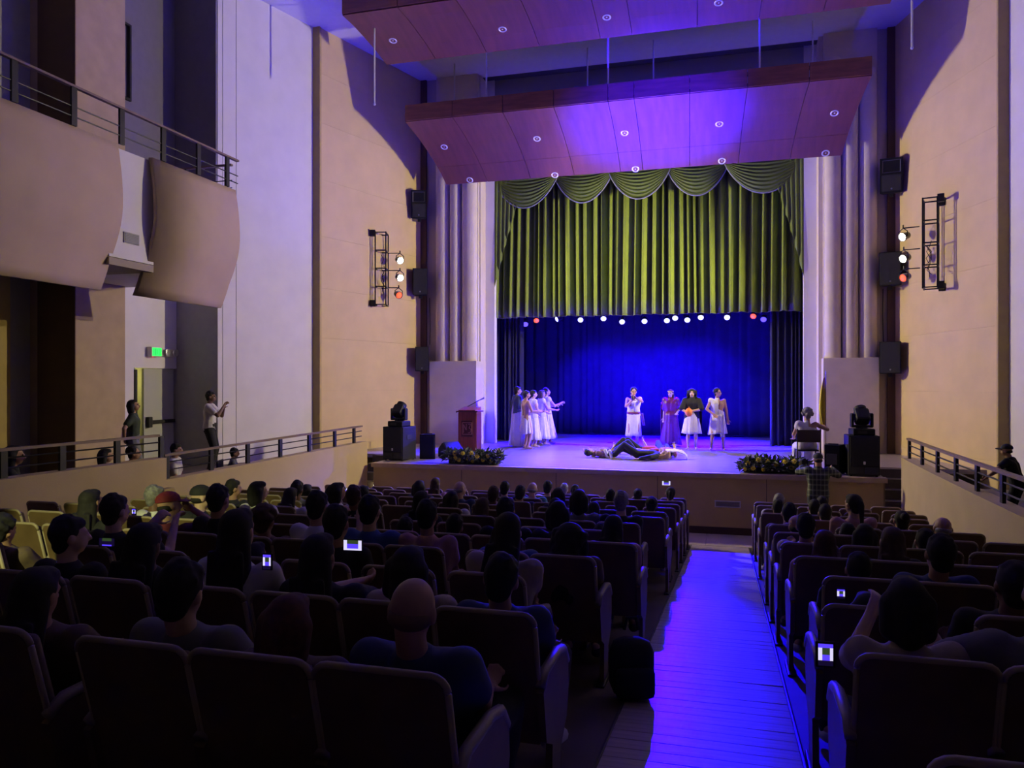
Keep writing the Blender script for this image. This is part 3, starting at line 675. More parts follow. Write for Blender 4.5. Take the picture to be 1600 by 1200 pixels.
spot('added_uplight', None, (-7.55, 17.35, STZ + 1.4), (-2.3, 20.2, 10.15), E_HEAD, LBC, 27, 1, .06)  # added blue uplight on the reflector, placed at the moving head
spot('added_uplight', None, (2.5, 16.95, STZ + 1.4), (-1.2, 20.2, 10.15), E_HEAD, LBC, 27, 1, .06)
spot('added_uplight', None, (-7.6, 17.2, STZ + 1.45), (-4.5, 16.4, 12.3), E_GLOW, LBC, 130, 1, .06)  # added wide blue fill for ceiling and upper walls
spot('added_uplight', None, (2.55, 16.8, STZ + 1.45), (-1, 16.4, 12.3), E_GLOW, LBC, 130, 1, .06)
pa_monitor('small black loudspeaker beside the left subwoofer', (-7.12, 17.75, STZ), .25)
pa_monitor('small black loudspeaker seen from behind next to the right subwoofer', (2.1, 16.95, STZ), PI - .3)
wm = thing('floor_wedge', 'black wedge monitor on the stage floor beside the lectern', 'speaker', (-6.75, 18.35, STZ), -.6)
MB().prism([(-.2, 0), (.2, 0), (.2, .18), (-.02, .36), (-.2, .2)], -.25, .25).build('cabinet', BLACKP, wm)
MB().prism([(.17, .17), (.2, .19), (-.0, .375), (-.02, .35)], -.22, .22).build('grille', GRILLE, wm)
# ------------------------------------------------------------------ lectern with microphone
t = thing('lectern', 'reddish wooden lectern with a carved emblem panel behind the left flowers', 'lectern', (-6.72, 19.75, STZ), -.04)
MB().bbox((-.28, -.2, 0), (.28, .22, .06), .01).build('base', LECTD, t)
MB().bbox((-.26, -.18, .06), (.26, .2, 1.08), .008).build('body', LECT, t)
MB().bbox((-.31, -.235, 1.08), (.31, .25, 1.12), .01).build('top', LECTD, t)
MB().prism([(-.23, 0), (.23, 0), (.23, .10), (-.23, .02)], -.24, .24, M=Matrix.Translation((0, 0, 1.12)) @ Matrix.Rotation(PI/2, 4, 'Z')).build('reading_slope', LECT, t)
pl = MB().bbox((-.17, -.205, .42), (.17, -.175, .86), .006).build('emblem_panel', LECTD, t)
m = MB()
for a, b in (((-.10, .53), (-.10, .75)), ((-.10, .75), (-.02, .6)), ((-.02, .6), (-.02, .77)), ((.03, .76), (.11, .76)), ((.11, .76), (.06, .66)), ((.06, .66), (.12, .62)), ((.12, .62), (.09, .53)), ((.09, .53), (.03, .53)), ((-.13, .49), (-.13, .8)), ((-.13, .8), (.14, .8)), ((.14, .8), (.14, .49)), ((.14, .49), (-.13, .49))):
    m.tube([(a[0], -.208, a[1]), (b[0], -.208, b[1])], .010, 5)
m.build('carved_emblem', mat('emblem_wood', (.42, .17, .09), .35), pl)
for s in (-.262, .262): MB().box((s - .006, -.17, .1), (s + .006, .19, 1.05)).build('side_trim', LECTD, t)
mc = thing('microphone_stand', 'black microphone boom reaching over the lectern top', 'microphone', (-6.86, 20.12, STZ))
MB().lathe([(.14, 0), (.14, .02), (.03, .04)], 16).build('base', BLACKM, mc)
MB().tube([(0, 0, .03), (0, 0, 1.22)], .012, 8).build('pole', BLACKM, mc)
MB().tube([(-.38, -.02, 1.05), (0, 0, 1.24), (.30, .0, 1.4)], .011, 8).build('boom', BLACKM, mc)
MB().tube([(.28, 0, 1.39), (.40, 0, 1.44)], [.014, .022], 10).ell((.42, 0, 1.45), (.03, .03, .03), n=10).build('microphone', CHROME, mc)
# ------------------------------------------------------------------ flower arrangements
LEAF = mat('dark_leaf', (.07, .11, .04), .6, noise=.3, scale=8); LEAF2 = mat('pale_leaf', (.20, .24, .12), .6, noise=.3, scale=8)
YEL = mat('yellow_petal', (.88, .74, .04), .6, noise=.1, scale=20); YELC = mat('flower_centre', (.6, .4, .03), .7); WPET = mat('white_petal', (.7, .66, .6), .6)
def flowers(label, loc, length, seed, px_flowers):
    rnd = random.Random(seed); t = thing('flower_arrangement', label, 'flowers', loc, group='stage edge flowers')
    MB().bbox((-length*.45, -.12, 0), (length*.45, .14, .12), .03).build('trough', mat('dark_trough', (.03, .025, .02), .7), t)
    for nm, M_, n in (('foliage', LEAF, 420), ('foliage', LEAF2, 220)):
        m = MB()
        for k in range(n):
            c = V((rnd.uniform(-.5, .5) * length, rnd.uniform(-.2, .16), rnd.uniform(.06, .26)))
            d = V((rnd.gauss(0, .7) + c.x / length * .8, rnd.gauss(-.25, .6), rnd.uniform(.0, 1.2) if c.y > -.12 else rnd.uniform(-.7, .5))).normalized(); s = V((-d.y, d.x, rnd.uniform(-.4, .4))).normalized()
            L = rnd.uniform(.09, .19); W_ = L * .2; up_ = d.cross(s) * L * .12
            m.add([V((q_.x, q_.y, max(.012, q_.z))) for q_ in (c, c + d*L*.5 + s*W_ + up_, c + d*L, c + d*L*.5 - s*W_ + up_, c + d*L*.5 - up_*.3)], ((0, 1, 4), (1, 2, 4), (2, 3, 4), (3, 0, 4)))
        tag(m.build(nm, M_, t), kind='stuff')
    for fx, fz, r in px_flowers:
        c = V((fx, -.2 + rnd.uniform(-.03, .06), fz)); R_ = Euler((PI/2 + rnd.uniform(-.5, .3), 0, rnd.uniform(-.5, .5))).to_matrix(); m = MB()
        for k in range(9):
            a = 2*PI*k/9; d = V((math.cos(a), math.sin(a), .25)); s = V((-math.sin(a), math.cos(a), 0))
            m.add([c + R_ @ q for q in (V((0,0,0)), d*r*.55 + s*r*.26, d*r, d*r*.55 - s*r*.26, d*r*.55 + V((0,0,.02)))], ((0,1,4),(1,2,4),(2,3,4),(3,0,4)))
        f_ = m.ell(c, (r*.5, r*.4, r*.5), n=8).build('flower', YEL, t)
        MB().ell(c + R_ @ V((0, 0, r*.4)), (r*.2, r*.2, r*.2), n=8).build('flower_centre', YELC, f_)
    for k in range(14): MB().ell((rnd.uniform(-.45, .45)*length, rnd.uniform(-.26, -.1), rnd.uniform(.05, .3)), (.018, .018, .018), n=6).build('small_bloom', WPET, t)
    return t
flowers('long arrangement of yellow flowers on the stage edge before the lectern', (-5.62, 16.86, STZ), 1.35, 1, [(-.42, .24, .065), (-.22, .25, .06), (-.38, .14, .07), (0, .26, .06), (.12, .18, .07), (-.1, .12, .06), (.25, .1, .055), (.38, .2, .065), (.45, .1, .05), (-.3, .09, .06), (.02, .08, .05)])
flowers('long arrangement of yellow flowers on the stage edge right of the aisle', (.92, 16.82, STZ), 1.32, 2, [(-.5, .2, .065), (-.3, .28, .06), (-.4, .1, .06), (-.12, .24, .06), (.05, .17, .07), (.22, .25, .06), (.4, .26, .065), (.35, .13, .065), (.52, .2, .06), (-.56, .08, .05), (-.2, .08, .05)])
# ------------------------------------------------------------------ people
def ik(a, t, l1, l2, pole):
    a = V(a); t = V(t); d = t - a; L = min(d.length, (l1 + l2) * .995); d = d.normalized(); t = a + d * L
    c = (l1*l1 + L*L - l2*l2) / (2*L); h = math.sqrt(max(1e-6, l1*l1 - c*c)); pole = V(pole); pole = (pole - d * pole.dot(d)).normalized()
    return a + d * c + pole * h, t
def skeleton(pel=(0, 0, .93), lean=0., side=0., twist=0., head=(0, 0, 0), wr=None, an=None, ep=None, kp=None, toes=None):
    """joints of a 1.70 m figure facing +Y; head = (pitch, roll, yaw)"""
    J = {}; pel = V(pel); T = Euler((lean, side, twist)).to_matrix(); J['pel'] = pel; J['T'] = T
    J['N'] = pel + T @ V((0, 0, .50)); J['S'] = [pel + T @ V((s*.172, 0, .452)) for s in (-1, 1)]
    HR = Euler(head).to_matrix(); J['HR'] = HR; J['hc'] = J['N'] + T @ V((0, .012, .075)) + HR @ V((0, .01, .09))
    wr = wr or [V((-.25, .05, .78)), V((.25, .05, .78))]; ep = ep or [(-.3, -1, -.2), (.3, -1, -.2)]
    J['E'], J['W'] = zip(*[ik(J['S'][i], wr[i], .285, .25, ep[i]) for i in (0, 1)])
    J['H'] = [pel + T @ V((s*.088, 0, -.02)) for s in (-1, 1)]
    an = an or [V((-.10, .0, .085)), V((.10, .02, .085))]; kp = kp or [(-.1, 1, 0), (.1, 1, 0)]
    J['K'], J['A'] = zip(*[ik(J['H'][i], an[i], .43, .42, kp[i]) for i in (0, 1)])
    J['toe'] = [V(q).normalized() for q in (toes or [(-.25, 1, -.38), (.25, 1, -.38)])]
    return J
def torso_caps(m, J, e=0., neck=True, low=False):
    P = lambda x, y, z: J['pel'] + J['T'] @ V((x, y, z))
    for s in (-1, 1):
        m.cap(P(s*.07, -.01, 0), .108 + e, P(s*.058, .0, .19), .098 + e); m.cap(P(s*.058, 0, .19), .098 + e, P(s*.078, .0, .35), .108 + e)
        m.cap(P(s*.078, 0, .36), .10 + e, J['S'][(s+1)//2], .058 + e)
    m.cap(P(0, 0, .36), .1 + e, P(0, -.008, .46), .068 + e)
def arm_caps(m, J, e=0., upto=1.0, sides=(0, 1)):
    for i in sides:
        S, E_, W_ = J['S'][i], J['E'][i], J['W'][i]
        if upto < 1: m.cap(S, .056 + e, S + (E_ - S) * upto, .05 + e)
        else: m.cap(S, .055 + e, E_, .041 + e); m.cap(E_, .041 + e, W_, .029 + e * .8)
def leg_caps(m, J, e=0., foot=True, upto=1.0):
    for i in (0, 1):
        H, K, A = J['H'][i], J['K'][i], J['A'][i]
        m.cap(H, .092 + e, K, .056 + e); kd = (A - K); m.cap(K, .055 + e, K + kd * .35, .056 + e); m.cap(K + kd * .35, .056 + e, K + kd * upto, .038 + e)
        if foot: a = A + V((0, 0, 0)); m.cap(a - J['toe'][i] * .03 + V((0, 0, -.03)), .038, a + J['toe'][i] * .13, .03); m.cap(A, .038, a - J['toe'][i] * .03, .04)
def hand_caps(m, J, i, curl=.5, fr=.0098):
    E_, W_ = J['E'][i], J['W'][i]; d = (W_ - E_).normalized(); n = d.orthogonal()
    n = V((0, 1, .2)) - d * V((0, 1, .2)).dot(d); n = n.normalized() if n.length > .1 else d.orthogonal().normalized(); b = d.cross(n) * (1 if i else -1)
    for s in (-.024, 0, .024): m.cap(W_ + d*.01 + b*s*.6, .019, W_ + d*.085 + b*s, .0155, 8)
    for k, (s, L) in enumerate(((-.033, .062), (-.011, .075), (.011, .08), (.033, .07))):
        r = W_ + d*.088 + b*s; c = curl; q = r + (d*math.cos(c) + n*math.sin(c)) * L * .55; m.cap(r, fr, q, fr*.95, 7)
        m.cap(q, fr*.95, q + (d*math.cos(2*c) + n*math.sin(2*c)) * L * .5, fr*.85, 7)
    r = W_ + d*.03 + b*.036; q = r + (d*.7 + b*.7 + n*.3).normalized()*.045; m.cap(r, .0125, q, .0115, 7); m.cap(q, .0115, q + (d*.9 + b*.2 + n*.4).normalized()*.035, .010, 7)
def head_caps(m, J):
    c, R_ = J['hc'], J['HR']; P = lambda *p: c + R_ @ V(p)
    m.ell(P(0, -.012, .018), (.075, .094, .09), R_, 14); m.ell(P(0, .022, -.035), (.060, .070, .078), R_, 12); m.ell(P(0, .045, -.082), (.034, .034, .026), R_, 10)
    m.cap(P(0, .085, .008), .011, P(0, .106, -.026), .0145, 8); m.cap(P(-.03, .078, .018), .012, P(.03, .078, .018), .012, 8)
    for s in (-1, 1): m.ell(P(s*.076, -.008, -.012), (.014, .022, .032), R_, 8)
    m.cap(P(-.016, .083, -.058), .010, P(.016, .083, -.058), .010, 8)
    m.cap(J['N'] + J['T'] @ V((0, -.012, -.05)), .060, P(0, -.02, -.06), .052)
def remesh(mb, vox, it=5, name='body', cut=None):
    me = mb.mesh(name); o = bpy.data.objects.new('tmp', me); COL.objects.link(o)
    r = o.modifiers.new('r', 'REMESH'); r.mode = 'VOXEL'; r.voxel_size = vox; r.use_smooth_shade = True
    s = o.modifiers.new('s', 'SMOOTH'); s.factor = .5; s.iterations = it
    dg = bpy.context.evaluated_depsgraph_get(); out = bpy.data.meshes.new_from_object(o.evaluated_get(dg)); out.name = name
    bpy.data.objects.remove(o); bpy.data.meshes.remove(me)
    if cut:
        bm = bmesh.new(); bm.from_mesh(out); bmesh.ops.delete(bm, geom=[v for v in bm.verts if cut(v.co)], context='VERTS'); bm.to_mesh(out); bm.free()
    out.polygons.foreach_set('use_smooth', [True] * len(out.polygons)); out.materials.clear(); out.materials.append(None)
    return out
def body_mesh(J, vox=.0095, curls=(.5, .5), fr=.0098):
    m = MB(); torso_caps(m, J); arm_caps(m, J); leg_caps(m, J); head_caps(m, J)
    for i in (0, 1): hand_caps(m, J, i, curls[i], fr)
    return remesh(m, vox, 3)
def shirt_mesh(J, e=.016, sleeve=.62, vox=.015, sides=(0, 1), cut=None, long=False):
    m = MB(); torso_caps(m, J, e); arm_caps(m, J, e, 1.0 if long else sleeve, sides); return remesh(m, vox, 4, 'shirt', cut)
def trouser_mesh(J, e=.018, vox=.016, upto=.96):
    m = MB(); P = lambda x, y, z: J['pel'] + J['T'] @ V((x, y, z))
    for s in (-1, 1): m.cap(P(s*.07, -.01, 0), .108 + e, P(s*.062, 0, .10), .10 + e)
    leg_caps(m, J, e, False, upto); return remesh(m, vox, 4, 'trousers')
# hair in head space (origin = head centre, facing +Y)
def hair_mesh(kind):
    m = MB(); rnd = random.Random(hash(kind) % 1000 if False else len(kind) * 7)
    m.ell((0, -.026, .024), (.084, .096, .094), n=14); m.ell((0, -.05, -.045), (.066, .05, .06), n=12)
    if kind in ('short', 'grey'):
        m.ell((0, .018, .068), (.062, .068, .042), n=10)
        for k in range(26): a = rnd.uniform(0, 2*PI); b_ = rnd.uniform(.3, 1.4); m.ell((.072*math.cos(a)*math.cos(b_), -.02 + .082*math.sin(a)*math.cos(b_), .03 + .085*math.sin(b_)), (.022, .022, .022), n=6)
    if kind == 'long':
        m.cap((0, -.045, .0), .075, (0, -.075, -.17), .068); m.cap((-.05, -.04, -.02), .042, (-.075, -.06, -.25), .036); m.cap((.05, -.04, -.02), .042, (.075, -.06, -.25), .036); m.cap((0, -.065, -.1), .066, (0, -.095, -.3), .05); [m.cap((.11*(j/5-1), -.11, -.1), .018, (.12*(j/5-1), -.12, -.31 + .03*math.sin(j*2.3)), .012, 6) for j in range(1, 10)]; m.ell((0, .02, .075), (.062, .065, .04), n=10)
    if kind == 'bob':
        m.cap((-.05, -.035, .0), .062, (-.06, -.035, -.10), .05); m.cap((.05, -.035, 0), .062, (.06, -.035, -.10), .05); m.cap((0, -.06, 0), .075, (0, -.06, -.11), .065); m.ell((0, .02, .075), (.06, .065, .04), n=10)
    if kind == 'bun': m.ell((0, -.125, .05), (.05, .048, .05), n=10); m.ell((0, .02, .07), (.062, .065, .04), n=10)
    if kind == 'ponytail': m.ell((0, -.115, .02), (.035, .035, .04), n=10); m.cap((0, -.125, .0), .034, (0, -.135, -.22), .018); m.ell((0, .02, .07), (.062, .065, .04), n=10)
    if kind in ('curly', 'bigcurly', 'greycurly'):
        R_ = .10 if kind == 'curly' else .125
        for k in range(60):
            a, b = rnd.uniform(0, 2*PI), rnd.uniform(-.5 if kind != 'curly' else -.1, PI/2); d = V((math.cos(a)*math.cos(b), math.sin(a)*math.cos(b), math.sin(b)))
            if d.y > .55 and d.z < .6: continue
            m.ell(V((0, -.03, .035)) + V((d.x*R_*.86, d.y*R_*.9, d.z*R_*.85)), (.03, .03, .03), n=6)
    if kind == 'longcurly':
        for k in range(110):
            z = rnd.uniform(-.42, .05); wv = .10 + .05 * min(1, (-z + .1) * 2); a = rnd.uniform(PI*.92, PI*2.08)
            m.ell((wv*math.cos(a), -.03 + wv*.75*math.sin(a), z), (.036, .036, .045), n=6)
        m.cap((0, -.06, .0), .085, (0, -.09, -.34), .095); m.ell((0, -.03, .03), (.108, .11, .10), n=14)
    if kind == 'bald': 
        m = MB(); m.ell((0, -.03, -.022), (.0775, .0815, .045), n=16)
    return remesh(m, .0105, 2, 'hair')
def cap_mesh(back=False, brim=True):
    m = MB(); m.ell((0, -.012, .045), (.088, .108, .082), n=16)
    o = m.mesh('cap', True); bm = bmesh.new(); bm.from_mesh(o); bmesh.ops.delete(bm, geom=[v for v in bm.verts if v.co.z < .03], context='VERTS'); bm.to_mesh(o); bm.free()
    m2 = MB(); m2.v = [tuple(v.co) for v in o.vertices]; m2.f = [tuple(p.vertices) for p in o.polygons]; m2.m = [0] * len(m2.f); bpy.data.meshes.remove(o)
    if brim:
        s = -1 if back else 1; g = []
        for i in range(5):
            r = .08 + .095 * i / 4; g.append([V((.85 * r * math.sin(a) * (1 if i else 1), s * r * math.cos(a) * 1.05, .04 - .012 * i / 4 - .02 * abs(math.sin(a)))) for a in [(-.95 + 1.9 * j / 12) for j in range(13)]])
        m2.sheet(g); m2.sheet([[p + V((0, 0, .006)) for p in r] for r in g])
    me = m2.mesh('cap', True); me.materials.append(None); return me
HAIR = {k: hair_mesh(k) for k in ('short', 'long', 'bob', 'bun', 'ponytail', 'curly', 'bigcurly', 'longcurly', 'bald')}
HAIR['cap'] = cap_mesh(); HAIR['backcap'] = cap_mesh(True)
EYE_ME = MB().ell((0, 0, 0), (.012, .008, .009), n=8).mesh('eye', True); LIP_ME = MB().tube([(-.022, -.004, 0), (-.01, .004, .003), (0, .005, .001), (.01, .004, .003), (.022, -.004, 0)], [.003, .006, .006, .006, .003], 6).mesh('lips', True)
BROW_ME = MB().tube([(-.016, -.003, -.003), (0, .003, .004), (.016, -.003, 0)], [.002, .0045, .002], 5).mesh('eyebrow', True)
SKIN = {'tan': mat('skin_tan', (.42, .235, .145), .55, noise=.08, scale=12), 'light': mat('skin_light', (.56, .36, .25), .55, noise=.08, scale=12), 'dark': mat('skin_dark', (.17, .085, .05), .5, noise=.08, scale=12)}
HC = {'black': mat('hair_black', (.012, .010, .009), .8, noise=.3, scale=40), 'brown': mat('hair_brown', (.055, .028, .016), .8, noise=.3, scale=40), 'red': mat('hair_red_brown', (.085, .028, .018), .8, noise=.3, scale=40), 'stubble': mat('hair_stubble', (.16, .09, .06), .7), 'grey': mat('hair_grey', (.20, .19, .18), .6, noise=.3, scale=40), 'blond': mat('hair_blond', (.40, .26, .09), .5, noise=.2, scale=40), 'capblack': mat('cap_black', (.015, .015, .016), .8), 'capred': mat('cap_red', (.17, .012, .02), .8), 'cappink': mat('cap_pink', (.42, .22, .22), .8), 'capgrey': mat('cap_grey', (.10, .10, .11), .8)}
EYEM = mat('eye_dark', (.02, .015, .012), .2); LIPM = mat('lip', (.33, .11, .09), .5)
CL = {'black': (.014, .014, .016), 'white': (.62, .60, .56), 'navy': (.03, .045, .12), 'blue': (.05, .10, .28), 'maroon': (.14, .018, .03), 'pink': (.42, .22, .22), 'teal': (.08, .24, .22), 'grey': (.16, .16, .165), 'beige': (.42, .34, .25), 'green': (.12, .17, .07), 'palegreen': (.42, .46, .28), 'red': (.34, .04, .05), 'brown': (.12, .08, .05), 'darkgreen': (.035, .05, .028), 'cream': (.60, .52, .40)}
CLM = {k: mat('cloth_' + k, c, .85, noise=.12, scale=9, bump=.25, bscale=14) for k, c in CL.items()}
DENIM = mat('cloth_denim', (.035, .04, .06), .85, noise=.2, scale=9); SHOE = mat('shoe_dark', (.02, .02, .02), .6)
def head_parts(root, J, hair, hcol, face_=False, k=1.0):
    h = share('cap' if hair in ('cap', 'backcap') else 'hair', HAIR[hair], HC[hcol], root, J['hc'], J['HR'].to_euler(), (k, k, k))
    if hair in ('cap', 'backcap'): share('hair', HAIR['bald'] if hair == 'cap' else HAIR['bald'], HC['black'], root, J['hc'], J['HR'].to_euler())
    if face_:
        for s in (-1, 1):
            share('eye', EYE_ME, EYEM, root, J['hc'] + J['HR'] @ V((s*.031, .083, .002)), J['HR'].to_euler()); share('eyebrow', BROW_ME, HC['black'], root, J['hc'] + J['HR'] @ V((s*.031, .092, .026)), J['HR'].to_euler())
        share('lips', LIP_ME, LIPM, root, J['hc'] + J['HR'] @ V((0, .094, -.058)), J['HR'].to_euler())
def person(label, loc, rz, J, skin='tan', hair='short', hcol='black', scale=1., group=None, curls=(.5, .5), face_=True, rot=None, vox=.0095):
    o = share('person', body_mesh(J, vox, curls), SKIN[skin], None, loc, rot if rot is not None else (0, 0, rz), (scale,)*3)
    tag(o, label, 'person', group); head_parts(o, J, hair, hcol, face_); return o
def drape(rings, n=56, fold=9, seed=0, th=.008):
    """cloth tube; rings: (z, cx, cy, rx, ry, amp)"""
    rnd = random.Random(seed); ph = [rnd.uniform(0, 6.28) for _ in range(3)]; g = []
    for z, cx, cy, rx, ry, amp in rings:
        row = []
        for j in range(n + 1):
            a = 2*PI*j/n; f_ = 1 + amp * (.6*math.sin(fold*a + ph[0]) + .4*math.sin((fold*1.7//1)*a + ph[1]) )
            row.append(V((cx + rx*f_*math.cos(a), cy + ry*f_*math.sin(a), z + amp * .1 * math.sin(3*a + ph[2]))))
        g.append(row)
    return g
def garment(name, grid, m, parent, th=.01):
    o = MB().sheet(grid).build(name, m, parent, True); s = o.modifiers.new('thick', 'SOLIDIFY'); s.thickness = th; return o
def cloth_obj(name, me, m, parent, th=.008):
    o = share(name, me, m, parent)
    if th: s = o.modifiers.new('thick', 'SOLIDIFY'); s.thickness = th; s.offset = 1
    return o
WCL = mat('white_linen', (.66, .63, .60), .85, noise=.06, scale=10, bump=.4, bscale=16); PURP = mat('purple_satin', (.13, .012, .06), .4, noise=.15, scale=8, bump=.3, bscale=14)
GCAPE = mat('grey_green_cape', (.07, .10, .075), .85, noise=.1, bump=.3, bscale=14); BSHAWL = mat('black_shawl', (.012, .012, .014), .85); ORNG = mat('orange_gourd', (.75, .21, .02), .5, noise=.1)
def skirt(z_hi, z_lo, flare=.10, seed=0, x=0, y=0, amp=.09, w0=.17):
    R_ = []; N = 9
    for i in range(N): s = i/(N-1); R_.append((z_hi + (z_lo - z_hi)*s, x, y + .0*s, w0 + flare*s**1.1, w0*.82 + flare*s**1.1*.9, .02 + amp*s))
    return drape(R_, 64, 8, seed)
def foot(px_, py_): p = at_z(px_, py_, STZ); p.z = STZ + .001; return p
GP = 'robed performers on stage'
# --- five at the left
J = skeleton(wr=[V((-.2, .14, .88)), V((.16, .2, .95))], head=(0, 0, -.1))
p = person('person in long white robe with grey-green cape, leftmost performer on stage', foot(808, 698), -1.0, J, 'tan', 'short', 'black', 1.03, GP)
garment('robe', skirt(1.30, .03, .11, 1, w0=.165), WCL, p)
cloth_obj('cape', shirt_mesh(J, .034, .8, .016, cut=lambda c: c.z < .98 + .25*c.y or (c.y > .1 and c.x > .0)), GCAPE, p)
garment('cape_tail', [[V((-.26 + .30*j/12, -.17 - .03*math.sin(j*1.3) + .05*abs(j-6)/6, 1.3 - .75*i/8 - .05*(j % 3)*i/8)) for j in range(13)] for i in range(9)], GCAPE, p)
J = skeleton(wr=[V((-.1, .33, 1.06)), V((.2, .34, 1.10))], head=(0, 0, -.1))
p = person('bare-chested person in white wrap skirt standing in front of the left group', foot(822, 702), -1.0, J, 'tan', 'short', 'black', .965, GP)
garment('wrap_skirt', skirt(.99, .46, .05, 2, w0=.165, amp=.12), WCL, p)
cloth_obj('toga', shirt_mesh(J, .018, .3, .015, sides=(0,), cut=lambda c: c.x > .02 - (c.z - 1.1)*.5 or c.z < .93), WCL, p)
J = skeleton(wr=[V((-.18, .2, .95)), V((.2, .3, 1.08))], head=(0, 0, -.1))
p = person('person in white robe half hidden behind the bare-chested performer', foot(833, 699.5), -1.0, J, 'light', 'short', 'black', .97, GP)
garment('robe', skirt(1.02, .24, .12, 3, w0=.17), WCL, p); cloth_obj('bodice', shirt_mesh(J, .015, .12, .013), WCL, p)
J = skeleton(wr=[V((-.18, .24, 1.0)), V((.2, .36, 1.1))], head=(0, 0, -.15), an=[V((-.1, -.06, .085)), V((.1, .1, .085))])
p = person('person with shoulder-length hair in long white dress at the left group', foot(846, 696), -1.0, J, 'tan', 'bob', 'brown', .97, GP)
garment('dress', skirt(1.03, .22, .16, 4, w0=.165), WCL, p); cloth_obj('bodice', shirt_mesh(J, .015, .12, .013), WCL, p)
J = skeleton(wr=[V((-.12, .36, 1.18)), V((.14, .4, 1.24))], head=(.1, 0, -.2), an=[V((-.1, -.1, .085)), V((.1, .1, .085))])
p = person('person in white tunic clasping raised hands, rightmost of the left group', foot(854, 693.5), -.95, J, 'tan', 'curly', 'black', 1.0, GP)
garment('long_skirt', skirt(1.02, .18, .17, 5, w0=.17, amp=.13), WCL, p); cloth_obj('tunic', shirt_mesh(J, .015, .12, .013), WCL, p)
# --- centre
J = skeleton(wr=[V((-.05, .17, 1.44)), V((.03, .2, 1.36))], ep=[(-1, .2, -.6), (.6, .5, -1)], head=(-.1, 0, .15))
p = person('person in white one-shoulder toga drinking, at centre stage', foot(990, 699), PI + .1, J, 'tan', 'curly', 'black', 1.01, GP)
garment('wrap_skirt', skirt(1.0, .33, .05, 6, w0=.18, amp=.08), WCL, p)
cloth_obj('toga', shirt_mesh(J, .015, .1, .013, sides=(0,), cut=lambda c: (c.x > .05 and c.z > 1.22 - .3*c.x) or c.z < .9), WCL, p)
garment('sash', drape([(1.02, 0, 0, .185, .15, .02), (.99, 0, 0, .192, .157, .03), (.95, 0, 0, .187, .152, .02)], 40, 7, 2), mat('maroon_sash', (.16, .02, .06), .7), p)
garment('sash_tail', [[V((-.2 - .07*j/6 - .01*i, .02*math.sin(j*2.), .99 - .36*i/6)) for j in range(7)] for i in range(7)], mat('mauve_scarf', (.25, .10, .22), .7), p)
jr = thing('small_jug', 'small dark jug held at the mouth of the centre performer', 'jug', foot(990, 699) + V((.0, -.24, 1.42)), group=None)
MB().lathe([(.02, -.05), (.04, -.02), (.045, .03), (.022, .07), (.028, .09)], 14).build('body', mat('dark_clay', (.05, .03, .02), .5), jr, True); MB().tube([(.04, 0, .02), (.07, 0, .04), (.03, 0, .08)], .007, 6).build('handle', mat('dark_clay', (.05, .03, .02), .5), jr)
# --- purple robe
J = skeleton(wr=[V((-.2, .12, 1.0)), V((.2, .05, .85))], head=(0, 0, -.25))
p = person('person in shiny purple robe and headband standing right of centre', foot(1048, 697), PI - .1, J, 'light', 'long', 'brown', .98, GP)
garment('robe', skirt(1.05, .05, .12, 8, w0=.19, amp=.12), PURP, p)
cloth_obj('wrap', shirt_mesh(J, .035, .8, .016), PURP, p)
garment('shawl_tail', [[V((.2 + .1*j/8, .05*math.sin(j*1.9), 1.32 - .95*i/9)) for j in range(9)] for i in range(10)], PURP, p)
MB().lathe([(.092, 0), (.094, .012), (.092, .024)], 20, M=Matrix.Translation(J['hc'] + V((0, -.012, .045)))).build('headband', mat('gold_band', (.6, .4, .15), .4), p)
# --- long-haired woman with gourd
J = skeleton(wr=[V((-.03, .2, 1.1)), V((.1, .22, 1.02))], ep=[(-1, .0, -.5), (1, 0, -.5)])
p = person('person with very long curly hair, black shawl and white dress holding orange gourd', foot(1081, 703), PI + .05, J, 'light', 'longcurly', 'black', 1.0, GP)
garment('dress', skirt(1.05, .46, .10, 9, w0=.17, amp=.07), WCL, p)
cloth_obj('shawl', shirt_mesh(J, .03, .9, .016), BSHAWL, p)
garment('shawl_tail', [[V((-.18 - .1*j/8, -.08 + .04*math.sin(j*1.9), 1.3 - .75*i/9)) for j in range(9)] for i in range(10)], BSHAWL, p)
gd = thing('orange_gourd', 'round orange gourd held against the black shawl', 'prop', foot(1081, 703) + V((-.07, -.30, 1.06)))
MB().ell((0, 0, 0), (.10, .09, .12), n=16).build('body', ORNG, gd, True); MB().tube([(0, 0, .1), (.01, 0, .15)], .018, 8).build('neck', ORNG, gd)
# --- right toga
J = skeleton(wr=[V((-.28, .02, .8)), V((.12, .2, 1.0))], ep=[(-.6, -1, 0), (1, 0, -.3)], an=[V((-.16, 0, .085)), V((.17, .04, .085))], head=(0, 0, .95))
p = person('person in white one-shoulder toga looking left, rightmost performer', foot(1121, 704), PI + .1, J, 'tan', 'curly', 'black', 1.0, GP)
g = skirt(1.0, .48, .07, 10, w0=.185, amp=.09)
for r in g[3:]:
    for q in r: q.z -= .10 * max(0, q.x + .1) * (1.0)
garment('wrap_skirt', g, WCL, p)
cloth_obj('toga', shirt_mesh(J, .015, .1, .013, sides=(1,), cut=lambda c: (c.x < -.02 and c.z > 1.16 + .6*(c.x + .02)) or c.z < .9), WCL, p)
garment('toga_tail', [[V((-.16 + .1*j/6, .17 + .02*math.sin(j*2.), 1.0 - .62*i/8)) for j in range(7)] for i in range(9)], WCL, p)
